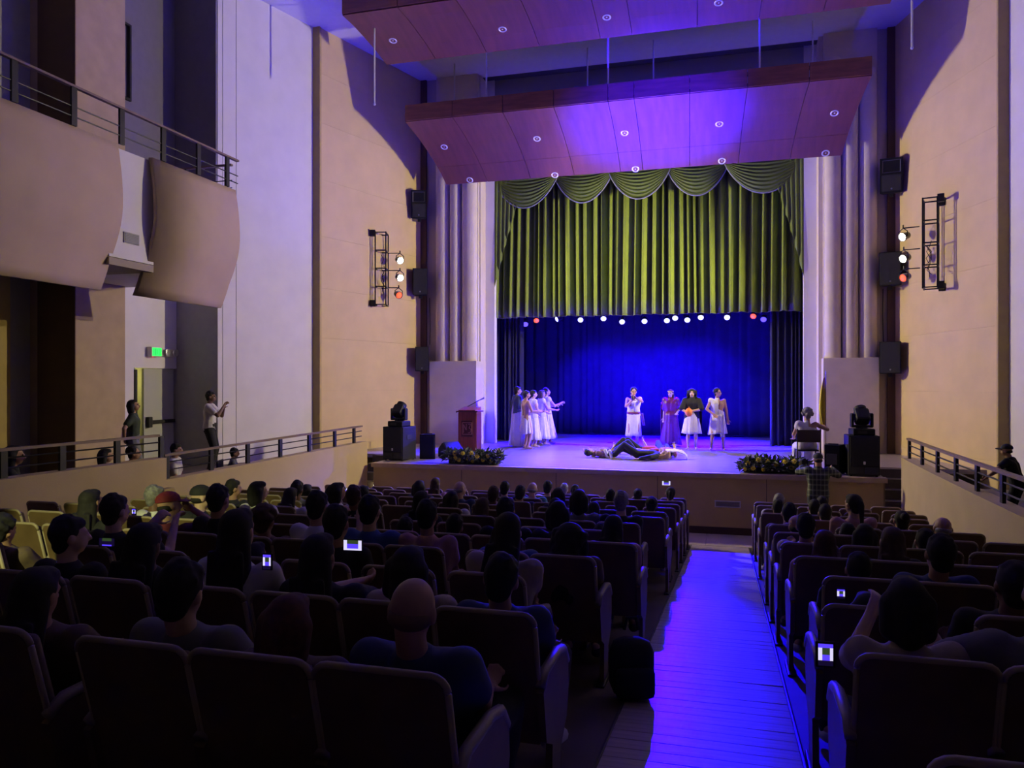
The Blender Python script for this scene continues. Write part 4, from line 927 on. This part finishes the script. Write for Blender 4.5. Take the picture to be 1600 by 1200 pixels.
# --- lying figures
GL = 'performers lying on the stage'
J = skeleton(pel=(0, 0, 0.93), wr=[V((-.4, -.06, 1.55)), V((.2, .12, 1.0))], an=[V((-.1, -.05, .4)), V((.12, -.05, .3))], head=(.1, .2, .5))
def lay(px_, py_, rz, dz=.13): q = foot(px_, py_); q.z = STZ + dz; return q
p = person('dark-haired person in patterned top lying curled at the left of the stage pile', lay(962, 703, 0), 0, J, 'tan', 'short', 'black', .97, GL, rot=(0, 0, 0))
p.rotation_euler = Euler((PI/2, 0, -PI/2 + .45)); p.location = V((-1.95, 19.7, STZ + .125))
cloth_obj('shirt', shirt_mesh(J, .016, .6), mat('patterned_cloth', (.22, .12, .10), .85, noise=.6, scale=25), p, 0); cloth_obj('trousers', trouser_mesh(J), CLM['black'], p, 0)
J = skeleton(wr=[V((-.42, -.06, 1.0)), V((.3, .05, .8))], ep=[(-1, 0, -.3), (.3, .4, 0)], an=[V((-.1, -.05, .28)), V((.12, -.05, .12))], kp=[(-.1, 1, 0), (.1, 1, 0)], toes=[(-.2, .9, -.6), (.2, .9, -.6)])
p = person('person in black clothes and white sneakers lying on the back nearest the audience', lay(950, 716, 0), 0, J, 'light', 'long', 'blond', .96, GL, rot=(0, 0, 0))
p.rotation_euler = Euler((PI/2, 0, PI/2 - .02)); p.location = V((-2.95, 18.85, STZ + .125))
cloth_obj('shirt', shirt_mesh(J, .016, 1, long=True), CLM['black'], p, 0); cloth_obj('trousers', trouser_mesh(J), CLM['black'], p, 0)
for i in (0, 1): MB().cap(J['A'][i] + V((0, -.03, -.02)), .05, J['A'][i] + J['toe'][i]*.15, .042).build('shoe', WCL, p, True)
J = skeleton(wr=[V((-.3, .05, .8)), V((.3, .2, 1.0))], an=[V((-.1, -.05, .36)), V((.12, -.05, .28))], head=(0, 0, .3))
p = person('person in red top and dark trousers lying behind with raised knees', lay(960, 700, 0), 0, J, 'light', 'bob', 'black', .96, GL, rot=(0, 0, 0))
p.rotation_euler = Euler((PI/2, 0, PI/2 + .05)); p.location = V((-3.05, 20.05, STZ + .125))
cloth_obj('shirt', shirt_mesh(J, .018, .6), CLM['red'], p, 0); cloth_obj('trousers', trouser_mesh(J), CLM['black'], p, 0)
J = skeleton(wr=[V((-.25, .0, 1.72)), V((.25, .1, 1.0))], an=[V((-.1, -.05, .2)), V((.12, -.05, .1))], head=(0, 0, .6))
p = person('person in pink patterned top lying under a white cloth at the right of the pile', lay(1000, 706, 0), 0, J, 'light', 'long', 'black', .93, GL, rot=(0, 0, 0))
p.rotation_euler = Euler((PI/2, 0, .25)); p.location = V((-1.75, 20.85, STZ + .125))
cloth_obj('shirt', shirt_mesh(J, .018, .6), mat('pink_pattern', (.38, .14, .13), .85, noise=.5, scale=25), p, 0); cloth_obj('trousers', trouser_mesh(J), CLM['navy'], p, 0)
wc = at_z(1046, 710, STZ)
g = [[V((.34*math.cos(PI*j/20)*(1 - .0*i), .32*(i/8) - .16, .25*math.sin(PI*j/20)**.7*(.75 + .25*math.sin(PI*i/8)) + .012*math.sin(j*1.7 + i))) for j in range(21)] for i in range(9)]
wcl = thing('white_cloth', 'crumpled white cloth arched over the head of a lying performer', 'cloth', (-1.27, 19.2, STZ + .002)); garment('cloth', g, WCL, wcl)
# ------------------------------------------------------------------ seated flag bearer on a chair
cp = V((1.62, 17.35, STZ))
ch = thing('folding_chair', 'dark metal folding chair under the flag bearer at the stage edge', 'chair', cp, .12)
MB().bbox((-.21, -.2, .43), (.21, .2, .46), .01).build('seat', BLACKP, ch)
MB().bbox((-.22, -.24, .62), (.22, -.215, .88), .012).build('backrest', mat('chair_brown', (.05, .03, .025), .6), ch)
for s in (-1, 1):
    MB().tube([(s*.23, -.23, .9), (s*.23, -.22, .45), (s*.23, -.3, 0)], .013, 8).build('leg', BLACKM, ch); MB().tube([(s*.21, .1, .45), (s*.21, .24, 0)], .013, 8).build('leg', BLACKM, ch)
MB().tube([(-.21, .19, .14), (.21, .19, .14)], .009, 6).build('stretcher', BLACKM, ch)
J = skeleton(pel=(0, -.04, .57), lean=.05, wr=[V((-.2, .3, .7)), V((.38, .2, 1.0))], ep=[(-.6, -1, -.3), (1, -.4, -.6)], an=[V((-.12, .42, .085)), V((.12, .40, .085))], head=(0, 0, .3))
p = person('grey curly-haired person in white robe seated with back to audience holding flag', cp, .12, J, 'tan', 'bigcurly', 'grey', .97, None)
cloth_obj('robe', shirt_mesh(J, .022, .2, .015, sides=(0,), cut=lambda c: c.x > .02 and c.z > .98 - .2*c.x), WCL, p)
m = MB()
for i in (0, 1): m.cap(J['H'][i], .135, J['K'][i], .10); m.cap(J['K'][i], .1, J['K'][i] + (J['A'][i]-J['K'][i])*.55, .1)
m.cap(J['pel'] + V((-.07, 0, 0)), .14, J['pel'] + V((.07, 0, 0)), .14); share('robe_skirt', remesh(m, .016, 4, 'skirt'), WCL, p)
fb = thing('flag', 'tall furled yellow flag on a thin pole held by the seated performer', 'flag', (2.02, 17.55, STZ))
MB().tube([(0, 0, 0), (-.0, 0, 2.05)], .013, 8).build('pole', mat('pole_gold', (.35, .25, .1), .4), fb); MB().ell((0, 0, 2.08), (.012, .012, .05), n=8).build('finial', CHROME, fb)
g = [[V((-.01 - (.03 + .085*math.sin(PI*min(1, i/14)*.85))*j/8, .035*math.sin(j*1.6 + i*.2)*(j/8), 1.98 - 1.05*i/14)) for j in range(9)] for i in range(15)]
garment('flag_cloth', g, mat('yellow_flag', (.72, .60, .02), .7), fb)
# ------------------------------------------------------------------ photographer in plaid shirt
def plaid():
    m = bpy.data.materials.new('plaid_cloth'); m.use_nodes = True; nt = m.node_tree; b = nt.nodes['Principled BSDF']; b.inputs['Roughness'].default_value = .85
    tc = nt.nodes.new('ShaderNodeTexCoord'); mx = None
    for ax in ('BANDS_X' , 'Z'):
        wv = nt.nodes.new('ShaderNodeTexWave'); wv.bands_direction = 'X' if ax == 'BANDS_X' else 'Z'; wv.inputs['Scale'].default_value = 4.5 if ax != 'Z' else 3.2; nt.links.new(tc.outputs['Object'], wv.inputs['Vector'])
        r = nt.nodes.new('ShaderNodeValToRGB'); r.color_ramp.elements[0].position = .72; r.color_ramp.elements[1].position = .9
        r.color_ramp.elements[0].color = (.010, .013, .010, 1); r.color_ramp.elements[1].color = (.08, .09, .06, 1); nt.links.new(wv.outputs['Fac'], r.inputs['Fac'])
        if mx is None: mx = r
        else:
            a = nt.nodes.new('ShaderNodeMixRGB'); a.blend_type = 'ADD'; a.inputs['Fac'].default_value = 1; nt.links.new(mx.outputs['Color'], a.inputs[1]); nt.links.new(r.outputs['Color'], a.inputs[2]); nt.links.new(a.outputs['Color'], b.inputs['Base Color'])
    return m
J = skeleton(wr=[V((-.2, .42, 1.44)), V((.3, .40, 1.38))], ep=[(-1, 0, -.6), (1, .0, -.6)], head=(0, 0, .3))
pp = at_Y(1278, 700, 15.95)
p = person('photographer in dark plaid shirt and backward cap leaning on the stage front', (pp.x, 15.93, .076), 0, J, 'tan', 'backcap', 'capblack', 1.03)
cloth_obj('shirt', shirt_mesh(J, .028, 1, long=True), plaid(), p, 0); cloth_obj('trousers', trouser_mesh(J), DENIM, p, 0)
cq = thing('photo_camera', 'black photo camera with lens held by the plaid-shirted photographer', 'camera', (pp.x - .22, 16.36, 1.62), .5)
MB().bbox((-.07, -.04, -.05), (.07, .04, .05), .012).bbox((-.03, -.035, .045), (.03, .035, .075), .01).build('body', BLACKP, cq); MB().lathe([(.036, .03), (.036, .12), (.03, .12)], 14, M=Matrix.Rotation(-PI/2, 4, 'X')).build('lens', BLACKP, cq)
# ------------------------------------------------------------------ people in the galleries
def clothed(label, loc, rz, J, skin, hair, hcol, shirt, trous, scale=1., longs=False, vox=.0105, group=None):
    p = person(label, loc, rz, J, skin, hair, hcol, scale, group, vox=vox)
    cloth_obj('shirt', shirt_mesh(J, .018, .62, .015, long=longs), shirt, p, 0); cloth_obj('trousers', trouser_mesh(J), trous, p, 0); return p
GG = 'people in the left gallery'
J = skeleton(wr=[V((-.06, .27, 1.36)), V((.08, .29, 1.38))], ep=[(-.5, .4, -1), (.6, .4, -1)], head=(0, 0, 0))
q = at_X(328, 612, -10.6); clothed('person in white shirt and black trousers filming beside the white wall', (q.x, q.y, 1.301), -1.15, J, 'dark', 'short', 'black', CLM['white'], CLM['black'], (q.z - 1.3) / 1.70, group=GG)
J = skeleton(wr=[V((-.16, -.12, .98)), V((.16, -.13, .98))], ep=[(-1, -.3, 0), (1, -.3, 0)], head=(.15, 0, -.1))
q = at_X(208, 625, -10.25); clothed('person in dark green shirt standing with hands on hips by side door', (q.x, q.y, 1.301), -.95, J, 'tan', 'bob', 'black', CLM['darkgreen'], CLM['grey'], (q.z - 1.3) / 1.70, group=GG)
SIT = dict(pel=(0, 0, .50), lean=.16, an=[V((-.12, .46, .085)), V((.12, .46, .085))])
def sitter(**k): d_ = dict(SIT); d_.update(k); return skeleton(**d_)
# stools for the gallery sitters
def stool(loc, lab):
    t = thing('gallery_chair', lab, 'chair', loc, -1.2, group='gallery chairs')
    MB().bbox((-.2, -.2, .38), (.2, .2, .42), .015).build('seat', BLACKP, t); MB().bbox((-.2, -.23, .42), (.2, -.2, .8), .015).build('backrest', BLACKP, t)
    for x in (-.17, .17):
        for y in (-.18, .17): MB().tube([(x, y, 0), (x, y, .38)], .014, 6).build('leg', BLACKM, t)
for i, (px_, py_, X_, z0, sh, hr, lab, tw) in enumerate(((270, 692, -9.2, 1.3, 'white', 'short', 'boy in white shirt seated behind left railing, facing right', -1.15), (362, 703, -9.0, 1.3, 'grey', 'short', 'dark-haired head just above the left parapet below the filming person', -1.0), (158, 700, -9.3, 1.62, 'black', 'bob', 'seated person with bobbed hair behind the higher left railing', -.9), (203, 697, -9.4, 1.62, 'brown', 'curly', 'seated curly-haired person behind railing below the person in green', -1.0), (12, 690, -9.0, 1.62, 'black', 'bob', 'dark-clothed person behind the railing at the left photo edge', -.8))):
    q = at_X(px_, py_, X_); J = sitter(lean=-.08, wr=[V((-.15, .32, .62)), V((.15, .34, .62))]); sc = max(.8, min(1.12, (q.z - .95) / 1.29))
    clothed(lab, (q.x, q.y, .951), tw, J, 'tan', hr, 'black', CLM[sh], CLM['black'], sc, vox=.013, group=GG)
    stool(V((q.x, q.y, .95)), 'dark chair under the ' + ('boy in white shirt', 'head below the filming person', 'bobbed-hair gallery sitter', 'curly-haired gallery sitter', 'leftmost gallery sitter')[i])
J = skeleton(wr=[V((-.35, .42, 1.05)), V((.0, .46, 1.06))], ep=[(-1, 0, -.2), (1, .2, -.3)], lean=-.3, head=(0, 0, .1))
q = at_X(1590, 697, 3.55); clothed('person in black cap leaning arms on the right gallery handrail', (q.x, q.y, 1.301), 1.0, J, 'tan', 'cap', 'capblack', CLM['black'], CLM['black'], (q.z - 1.3) / 1.66)
# ------------------------------------------------------------------ audience
ROWS = 13
YB = {0: lambda k: 2.2 + 1.0 * k, 1: lambda k: 2.0 + 1.0 * k}
SITP = dict(pel=(0, .35, .50), lean=.15, an=[V((-.12, .80, .085)), V((.12, .80, .085))])
def sp(**k): d_ = dict(SITP); d_.update(k); return skeleton(**d_)
LAP = [V((-.12, .66, .62)), V((.10, .68, .62))]
PROTO = {
 'n': sp(wr=LAP), 'l': sp(wr=LAP, head=(0, 0, .55)), 'r': sp(wr=LAP, head=(0, 0, -.6)), 's': sp(wr=LAP, lean=.2, side=.08, head=(-.2, .12, .1)),
 'p': sp(wr=[V((-.05, .68, 1.0)), V((.16, .68, 1.0))], ep=[(-.5, 0, -1), (.5, 0, -1)], head=(0, 0, -.1)),
 'u': sp(wr=[V((-.14, .5, 1.46)), V((.12, .66, .64))], ep=[(-1, .3, -.2), (.5, -1, -.2)]),
 'h': sp(wr=[V((-.14, .62, .62)), V((.1, .46, 1.1))], ep=[(-.5, -1, 0), (1, .5, -.8)], head=(0, -.15, -.4)),
 'a': sp(wr=[V((-.30, .62, .70)), V((.33, .66, .68))], ep=[(-1, -.3, .1), (1, -.3, .1)], lean=.2)}
PROTO['z'] = sp(pel=(0, .56, .49), lean=.62, wr=[V((-.12, .72, .62)), V((.12, .74, .62))], head=(-.1, .1, .05))
PROTO['w'] = sp(pel=(0, .50, .49), lean=.5, wr=[V((-.05, .80, .82)), V((.14, .80, .82))], ep=[(-.5, 0, -1), (.5, 0, -1)], head=(.0, 0, -.1))
HTOP = {k: (J['hc'].z + .125, J['hc'].y) for k, J in PROTO.items()}
LOWP = {'p': 'w'}
PB = {k: body_mesh(J, .0125, (.7, .7), .0105) for k, J in PROTO.items()}
PS = {k: shirt_mesh(J, .018, .62, .017) for k, J in PROTO.items()}
PT = {k: trouser_mesh(J, .018, .018) for k, J in PROTO.items()}
SHOES = {k: None for k in PROTO}
for k, J in PROTO.items():
    SHOES[k] = [MB().cap(J['A'][i] + V((0, -.03, -.025)), .046, J['A'][i] + J['toe'][i] * .15, .04).mesh('shoe', True) for i in (0, 1)]
# x, y of the head top, width in px, hair, hair colour, shirt, pose
AUD = [
 (6,803,40,'curly','black','brown','r'),(142,762,34,'long','black','black','n'),(178,770,33,'short','black','black','p'),(242,757,27,'short','grey','white','r'),(287,768,30,'cap','capred','maroon','h'),
 (313,757,27,'cap','capblack','black','r'),(364,748,22,'short','black','black','r'),(376,757,38,'short','black','black','n'),(112,803,66,'short','black','black','r'),(224,813,60,'long','black','black','r'),
 (60,880,88,'long','black','brown','s'),(358,877,70,'short','black','grey','r'),(372,791,58,'long','black','white','n'),(432,790,38,'curly','brown','brown','r'),(402,750,25,'bob','black','white','r'),
 (462,750,20,'short','black','grey','n'),(452,760,26,'long','black','white','r'),(478,755,20,'bob','black','navy','r'),(506,766,33,'short','black','white','p'),(526,752,24,'bob','black','white','r'),(516,758,20,'short','black','black','n'),
 (554,757,20,'short','brown','black','n'),(565,757,22,'bob','black','grey','n'),(570,772,34,'short','black','blue','a'),(527,787,38,'short','black','black','n'),(503,830,56,'long','black','black','p'),(405,845,44,'bob','black','navy','p'),
 (440,920,74,'bob','red','brown','s'),(617,893,72,'bald','stubble','navy','a'),(652,849,54,'bob','black','beige','l'),(657,807,30,'short','black','red','n'),(658,779,32,'short','black','pink','n'),(659,765,28,'long','black','black','n'),
 (653,749,18,'bob','black','black','n'),(680,745,18,'long','brown','pink','n'),(719,750,17,'bald','grey','navy','r'),(705,765,23,'bob','black','white','n'),(718,802,30,'short','black','maroon','n'),
 (788,752,16,'short','black','black','n'),(770,759,19,'short','brown','white','n'),(812,758,18,'short','black','black','n'),(831,752,17,'bald','grey','teal','n'),(855,751,15,'short','black','white','n'),(873,760,22,'bob','black','black','n'),
 (881,755,14,'short','grey','white','n'),(898,756,15,'ponytail','black','black','n'),(910,763,22,'bob','black','grey','n'),(867,776,23,'long','black','navy','n'),(818,777,30,'short','black','black','n'),(753,775,27,'long','brown','brown','n'),
 (880,780,31,'bob','black','black','n'),(927,782,21,'long','black','black','n'),(953,764,15,'short','black','black','n'),(968,766,21,'short','grey','black','n'),(996,762,14,'bun','black','black','n'),(1047,760,18,'ponytail','black','palegreen','u'),
 (1017,774,20,'bun','black','grey','n'),(957,802,41,'long','black','pink','n'),(780,797,50,'long','black','beige','s'),(877,815,55,'longcurly','black','brown','a'),(770,862,54,'short','black','navy','a'),(812,806,38,'short','black','blue','r'),(937,857,28,'short','black','black','l'),
 (1217,771,17,'short','grey','white','l'),(1213,780,20,'short','black','beige','n'),(1227,785,27,'short','black','brown','h'),(1240,805,26,'cap','cappink','beige','l'),(1261,801,30,'short','black','cream','p'),(1269,780,24,'short','black','black','n'),
 (1284,775,21,'short','black','brown','n'),(1289,787,26,'short','black','grey','n'),(1336,770,27,'ponytail','black','pink','l'),(1408,796,20,'bun','black','brown','l'),(1473,805,26,'bald','grey','black','l'),(1337,815,32,'bob','black','grey','n'),(1293,813,30,'long','black','brown','n'),
 (1297,826,42,'long','red','pink','n'),(1379,820,48,'long','brown','black','n'),(1425,824,26,'short','black','brown','h'),(1443,833,46,'short','black','navy','a'),(1515,868,66,'short','black','grey','a'),(1584,876,44,'short','black','black','n'),(1356,862,60,'short','black','black','n'),
 (1359,891,68,'bob','black','beige','p'),(1350,945,90,'bob','black','brown','s')]
HN = {'curly': 'curly-haired', 'long': 'long-haired', 'short': 'short-haired', 'bob': 'bob-haired', 'bald': 'balding', 'bun': 'bun-haired', 'ponytail': 'ponytailed', 'cap': 'capped', 'longcurly': 'long curly-haired'}
WL_ = {'long': .20, 'bob': .19, 'longcurly': .24, 'curly': .2, 'bun': .17, 'ponytail': .17}
place = {}
for idx, (x, yt, wp, hr, hc_, sh, po) in sorted(enumerate(AUD), key=lambda t: -t[1][2]):
    blk = 0 if x < 1130 else 1; de = WL_.get(hr, .17) * 1200 / wp; best = None; r = rdir(x, yt)
    for k in range(-1 if blk == 0 else 0, ROWS):
      for pp_ in (po, LOWP.get(po, 'z')):
        yb = YB[blk](k); Yh = yb + HTOP[pp_][1]; d = Yh / r.y; X = r.x * d; z = EYE.z + r.z * d; sc = (z - floor_z(yb + .35)) / HTOP[pp_][0]
        cost = abs(math.log(d / de)) * 1.4 + max(0, abs(sc - 1) - .03) * 5 + (.12 if pp_ != po else 0) + (1.2 if k < 0 else 0)
        if blk == 0 and X > -.90: cost += (X + .90) * 12
        if blk == 1 and X < .62: cost += (.62 - X) * 12
        for (b2, k2), l in place.items():
            if b2 == blk and k2 == k:
                for q in l:
                    if abs(q[0] - X) < .42: cost += (.42 - abs(q[0] - X)) * 3
        if best is None or cost < best[0]: best = (cost, k, X, max(.84, min(1.12, sc)), pp_)
    _, k, X, sc, pp_ = best; place.setdefault((blk, k), []).append([X, sc, idx, pp_])
SKC = ['tan', 'tan', 'light', 'dark', 'tan', 'light']
def rowname(k): return ORD[ROWS - 1 - k]
SPECIAL = {28: 'bald spectator in dark blue shirt seated in foreground beside the aisle', 4: 'spectator in red cap and maroon shirt with hand at the face', 3: 'grey-haired spectator in white shirt near the left parapet', 55: 'ponytailed spectator in pale green top raising a phone overhead, front left block',
 84: 'large foreground spectator in brown top filming beside the aisle, right block', 5: 'spectator in black cap seated near the left parapet', 10: 'long-haired foreground spectator at the left photo edge'}
SEATX = {}
for (blk, k), l in place.items():
    l.sort(key=lambda q: -q[0] if blk == 0 else q[0])
    # keep neighbours apart
    for _ in range(30):
        for a, b in zip(l, l[1:]):
            gap = abs(a[0] - b[0])
            if gap < .47: m_ = (.47 - gap) / 2; s_ = 1 if a[0] > b[0] else -1; a[0] += m_ * s_ * .6; b[0] -= m_ * s_
        if blk == 0 and l[0][0] > -.93: l[0][0] = -.93
        if blk == 1 and l[0][0] < .68: l[0][0] = .68
    yb = YB[blk](k)
    for n_, (X, sc, idx, po) in enumerate(l):
        x, yt, wp, hr, hc_, sh, _p = AUD[idx]; J = PROTO[po]
        lab = SPECIAL.get(idx) or '%s spectator in %s top, %s row from stage, %s block, %s spectator from aisle' % (HN[hr], sh, rowname(k), ('left', 'right')[blk], ORD[n_])
        rz = -.12 if X < -4 else (.1 if blk else 0)
        o = share('person', PB[po], SKIN[SKC[idx % 6]], None, (X, yb, floor_z(yb + .35)), (0, 0, rz * .5), (sc, sc, sc)); tag(o, lab, 'person', 'seated audience')
        head_parts(o, J, hr, hc_, False, 1.0)
        share('shirt', PS[po], CLM[sh], o); share('trousers', PT[po], DENIM if idx % 2 else CLM['black'], o); [share('shoe', q_, WCL if idx % 4 == 0 else SHOE, o) for q_ in SHOES[po]]
    SEATX[(blk, k)] = [q[0] for q in l]
# ------------------------------------------------------------------ theatre seats
def rounded(wd, z0, z1, r=.05, n=4):
    pts = []
    for cx, cz, a0 in ((wd/2 - r, z1 - r, 0), (-wd/2 + r, z1 - r, PI/2), (-wd/2 + .01, z0 + .01, PI), (wd/2 - .01, z0 + .01, 1.5*PI)):
        rr = r if cz > z1 - r - .001 else .01
        for i in range(n + 1): a = a0 + PI/2*i/n; pts.append((cx + rr*math.cos(a), cz + rr*math.sin(a)))
    return pts
SH = Matrix(((1,0,0,0),(0,1,-.27,.257),(0,0,1,0),(0,0,0,1)))   # leans the back towards the rear
S_BACK = MB().prism(rounded(.44, .33, .95), -.012, .012, M=SH).mesh('back_shell')
S_EDGE = MB().tube([SH @ V((x, .0, z)) for x, z in rounded(.455, .36, .957)[0:10]], .013, 6).tube([SH @ V(p) for p in ((.227, 0, .9), (.227, 0, .36))], .013, 6).tube([SH @ V(p) for p in ((-.227, 0, .9), (-.227, 0, .36))], .013, 6).mesh('edge_trim', True)
S_CUSH = MB().bbox((-.205, .014, .42), (.205, .075, .93), .025, M=SH).mesh('back_cushion', True)
S_SEAT = MB().bbox((-.205, .20, .37), (.205, .66, .45), .03).mesh('seat_cushion', True)
def arm_poly(s):
    pr = [(.12, .36), (.06, .60), (.14, .655), (.40, .66), (.53, .63), (.60, .55), (.61, .44), (.56, .30), (.44, .22), (.40, .03), (.22, .03), (.24, .30)]
    n = len(pr); x0, x1 = s*.240 - .016, s*.240 + .016; vs = [V((x0, y, z)) for y, z in pr] + [V((x1, y, z)) for y, z in pr]
    return MB().add(vs, [tuple(range(n)), tuple(range(2*n-1, n-1, -1))] + [(i, i+n, (i+1)%n+n, (i+1)%n) for i in range(n)])
S_ARM = {s: arm_poly(s).mesh('side_panel') for s in (-1, 1)}
S_PAD = {s: MB().tube([(s*.240, .07, .625), (s*.240, .14, .668), (s*.240, .40, .672), (s*.240, .53, .642), (s*.240, .60, .56)], .024, 8).mesh('armrest', True) for s in (-1, 1)}
S_FOOT = {s: MB().bbox((s*.240 - .03, .14, -.02), (s*.240 + .03, .48, .035), .008).mesh('foot') for s in (-1, 1)}
PADM = mat('armrest_paint', (.30, .25, .2), .35)
def seat(label, X, yb, pale=False):
    t = thing('theatre_seat', label, 'seat', (X, yb, floor_z(yb + .35)), group='theatre seats')
    share('back_shell', S_BACK, SEATL if pale else SEATB, t); share('edge_trim', S_EDGE, SEATE, t); share('back_cushion', S_CUSH, SEATF, t); share('seat_cushion', S_SEAT, SEATF, t)
    for s in (-1, 1): share('side_panel', S_ARM[s], SEATB, t); share('armrest', S_PAD[s], PADM, t); share('foot', S_FOOT[s], BLACKM, t)
for blk in (0, 1):
    for k in range(-1 if blk == 0 else 0, ROWS):
        yb = YB[blk](k); P = sorted(SEATX.get((blk, k), []), key=lambda q: -q if blk == 0 else q)
        start = -.94 if blk == 0 else .69; sg = -1 if blk == 0 else 1
        end = (-7.75 if yb > 0 else -6) if blk == 0 else 2.62
        xs_ = []; cur = start
        stops = P + [end + sg * .01]
        # visible range limit on the left of the frame
        vis = rdir(-90, 600); lim = vis.x / vis.y * (yb + .3)
        for i, q in enumerate(stops):
            prev = P[i-1] if i else None
            lo = (prev + sg * .51) if prev is not None else start; hi = q - sg * .51 if i < len(P) else end
            gap = (hi - lo) * sg
            if gap >= -.02:
                n_ = int(gap / .52) + 1; st = gap / max(1, n_ - 1) if n_ > 1 else 0
                st = min(st, .62) if i == len(P) else st
                xs_ += [(lo + sg * st * j if n_ > 1 else (lo + hi) / 2 if i and i < len(P) else lo, 0) for j in range(n_)]
            if i < len(P): xs_.append((q, 1))
        xs_.sort(key=lambda q: -q[0] if blk == 0 else q[0]); vis2 = rdir(1690, 600); limr = vis2.x / vis2.y * (yb + .3)
        for n_, (X, oc) in enumerate(xs_):
            if X < lim or (blk == 1 and X > limr): continue
            seat('brown theatre seat, %s row from stage, %s block, %s seat from the aisle' % (rowname(k), ('left', 'right')[blk], ORD[min(n_, 15)]), X, yb)
# ------------------------------------------------------------------ phones with lit screens
SB = emat('screen_blue', (.10, .05, 1), 1.1); SW = emat('screen_white', (.75, .70, 1), 1.0); SG = emat('screen_green', (.05, .09, .03), .6); SD = emat('screen_dark', (.02, .01, .08), .3)
def phone(label, px_, py_, wp, hp, Y, dim=1, rz=0):
    c = at_Y(px_, py_, Y); r = rdir(px_, py_); d = Y / r.y; W_, H_ = wp * d / 1200, hp * d / 1200
    t = thing('smartphone', label, 'phone', c, YAW * .3 + rz, group='glowing phones')
    MB().bbox((-W_/2 - .004, 0, -H_/2 - .004), (W_/2 + .004, .009, H_/2 + .004), .003).build('case', BLACKP, t)
    m = MB()
    def q(a, b, e, f_, mi): m.add([V((W_*(u - .5), -.001, H_*(v - .5))) for u, v in ((a, b), (e, b), (e, f_), (a, f_))], [(0, 1, 2, 3)], mi)
    if wp > hp:
        q(.02, .04, .2, .96, 1 if dim else 3); q(.2, .62, .8, .96, 2); q(.2, .2, .8, .62, 0 if dim else 3); q(.2, .04, .8, .2, 1 if dim else 0); q(.8, .04, .98, .96, 1 if dim else 3)
    else:
        q(.06, .02, .94, .25, 3); q(.06, .25, .3, .8, 1); q(.3, .25, .75, .5, 0); q(.3, .5, .75, .8, 2); q(.75, .25, .94, .8, 1); q(.06, .8, .94, .97, 0)
    m.build('screen', [SB, SW, SG, SD], t)
for a in (('small phone held up by the short-haired man near left parapet', 209, 800, 7, 10, 6.2), ('dim landscape phone held between two dark heads at left', 167, 847, 28, 13, 3.9, 0), ('bright upright phone filming the stage in the left block', 417, 878, 15, 24, 3.3), ('bright landscape phone showing the stage, middle of left block', 551, 852, 31, 17, 4.1), ('small landscape phone near the left stage steps', 538, 766, 10, 7, 11.8), ('tiny landscape phone beside the leftmost front rows', 487, 773, 12, 9, 11.0), ('phone raised overhead in front of the tan stage front', 1041, 755, 13, 7, 13.2), ('blue-lit phone beside the pink cap in right block', 1242, 830, 11, 11, 9.0), ('small bright phone held by spectator in beige in right block', 1314, 928, 13, 15, 3.6), ('upright phone filming the green curtain at right aisle side', 1290, 1023, 25, 36, 2.55)):
    phone(*a)
# ------------------------------------------------------------------ backpack at the aisle
bp_ = thing('backpack', 'black backpack hanging beside the aisle seat in the left block', 'bag', (-.62, 5.2, floor_z(5.2) + .01), .3)
MB().bbox((-.15, -.12, 0), (.15, .12, .40), .1).build('body', CLM['black'], bp_, True); MB().bbox((-.13, -.18, .04), (.13, -.1, .24), .04).build('front_pocket', CLM['black'], bp_, True); MB().tube([(-.05, .0, .45), (-.03, 0, .53), (.03, 0, .53), (.05, 0, .45)], .012, 6).build('handle', CLM['black'], bp_)
# ------------------------------------------------------------------ faint house light from the rear ceiling and an added spot for the yellowish light on the left seats
for x in (-6, -2.4, 1.2):
    t = thing('house_light', 'dim house downlight in the rear ceiling, %s' % {-6: 'left', -2.4: 'centre', 1.2: 'right'}[x], 'light', (x, -1.5, CZ - .06), group='house downlights')
    MB().lathe([(.12, .06), (.12, 0), (.1, -.01), (.09, .04)], 18).build('ring', WFRAME, t)
    spot('house_beam', t, (x, -1.5, CZ - .15), (x, 5, 0), E_HOUSE, (1, .72, .38), 110, .6, .1)
sl = thing('added_rear_spot', 'added unseen spotlight giving the yellowish light on the left seats', 'light', (-3.0, -3.9, 6.0))
MB().lathe([(.05, -.2), (.09, -.15), (.09, .1), (.08, .1)], 16, M=(V((-5.5, 6, 1.8)) - V((-3, -3.9, 6))).to_track_quat('Z', 'Y').to_matrix().to_4x4()).build('can', BLACKM, sl); MB().tube([(0, 0, 0), (0, -.3, 0)], .02, 6).build('arm', BLACKM, sl)
q = at_z(150, 835, 1.75)
spot('added_rear_beam', sl, (-3.0, -3.75, 5.93), q, 3000, (.95, 1, .42), 13, .3, .05)  # added beam, its real source behind the seats is unseen
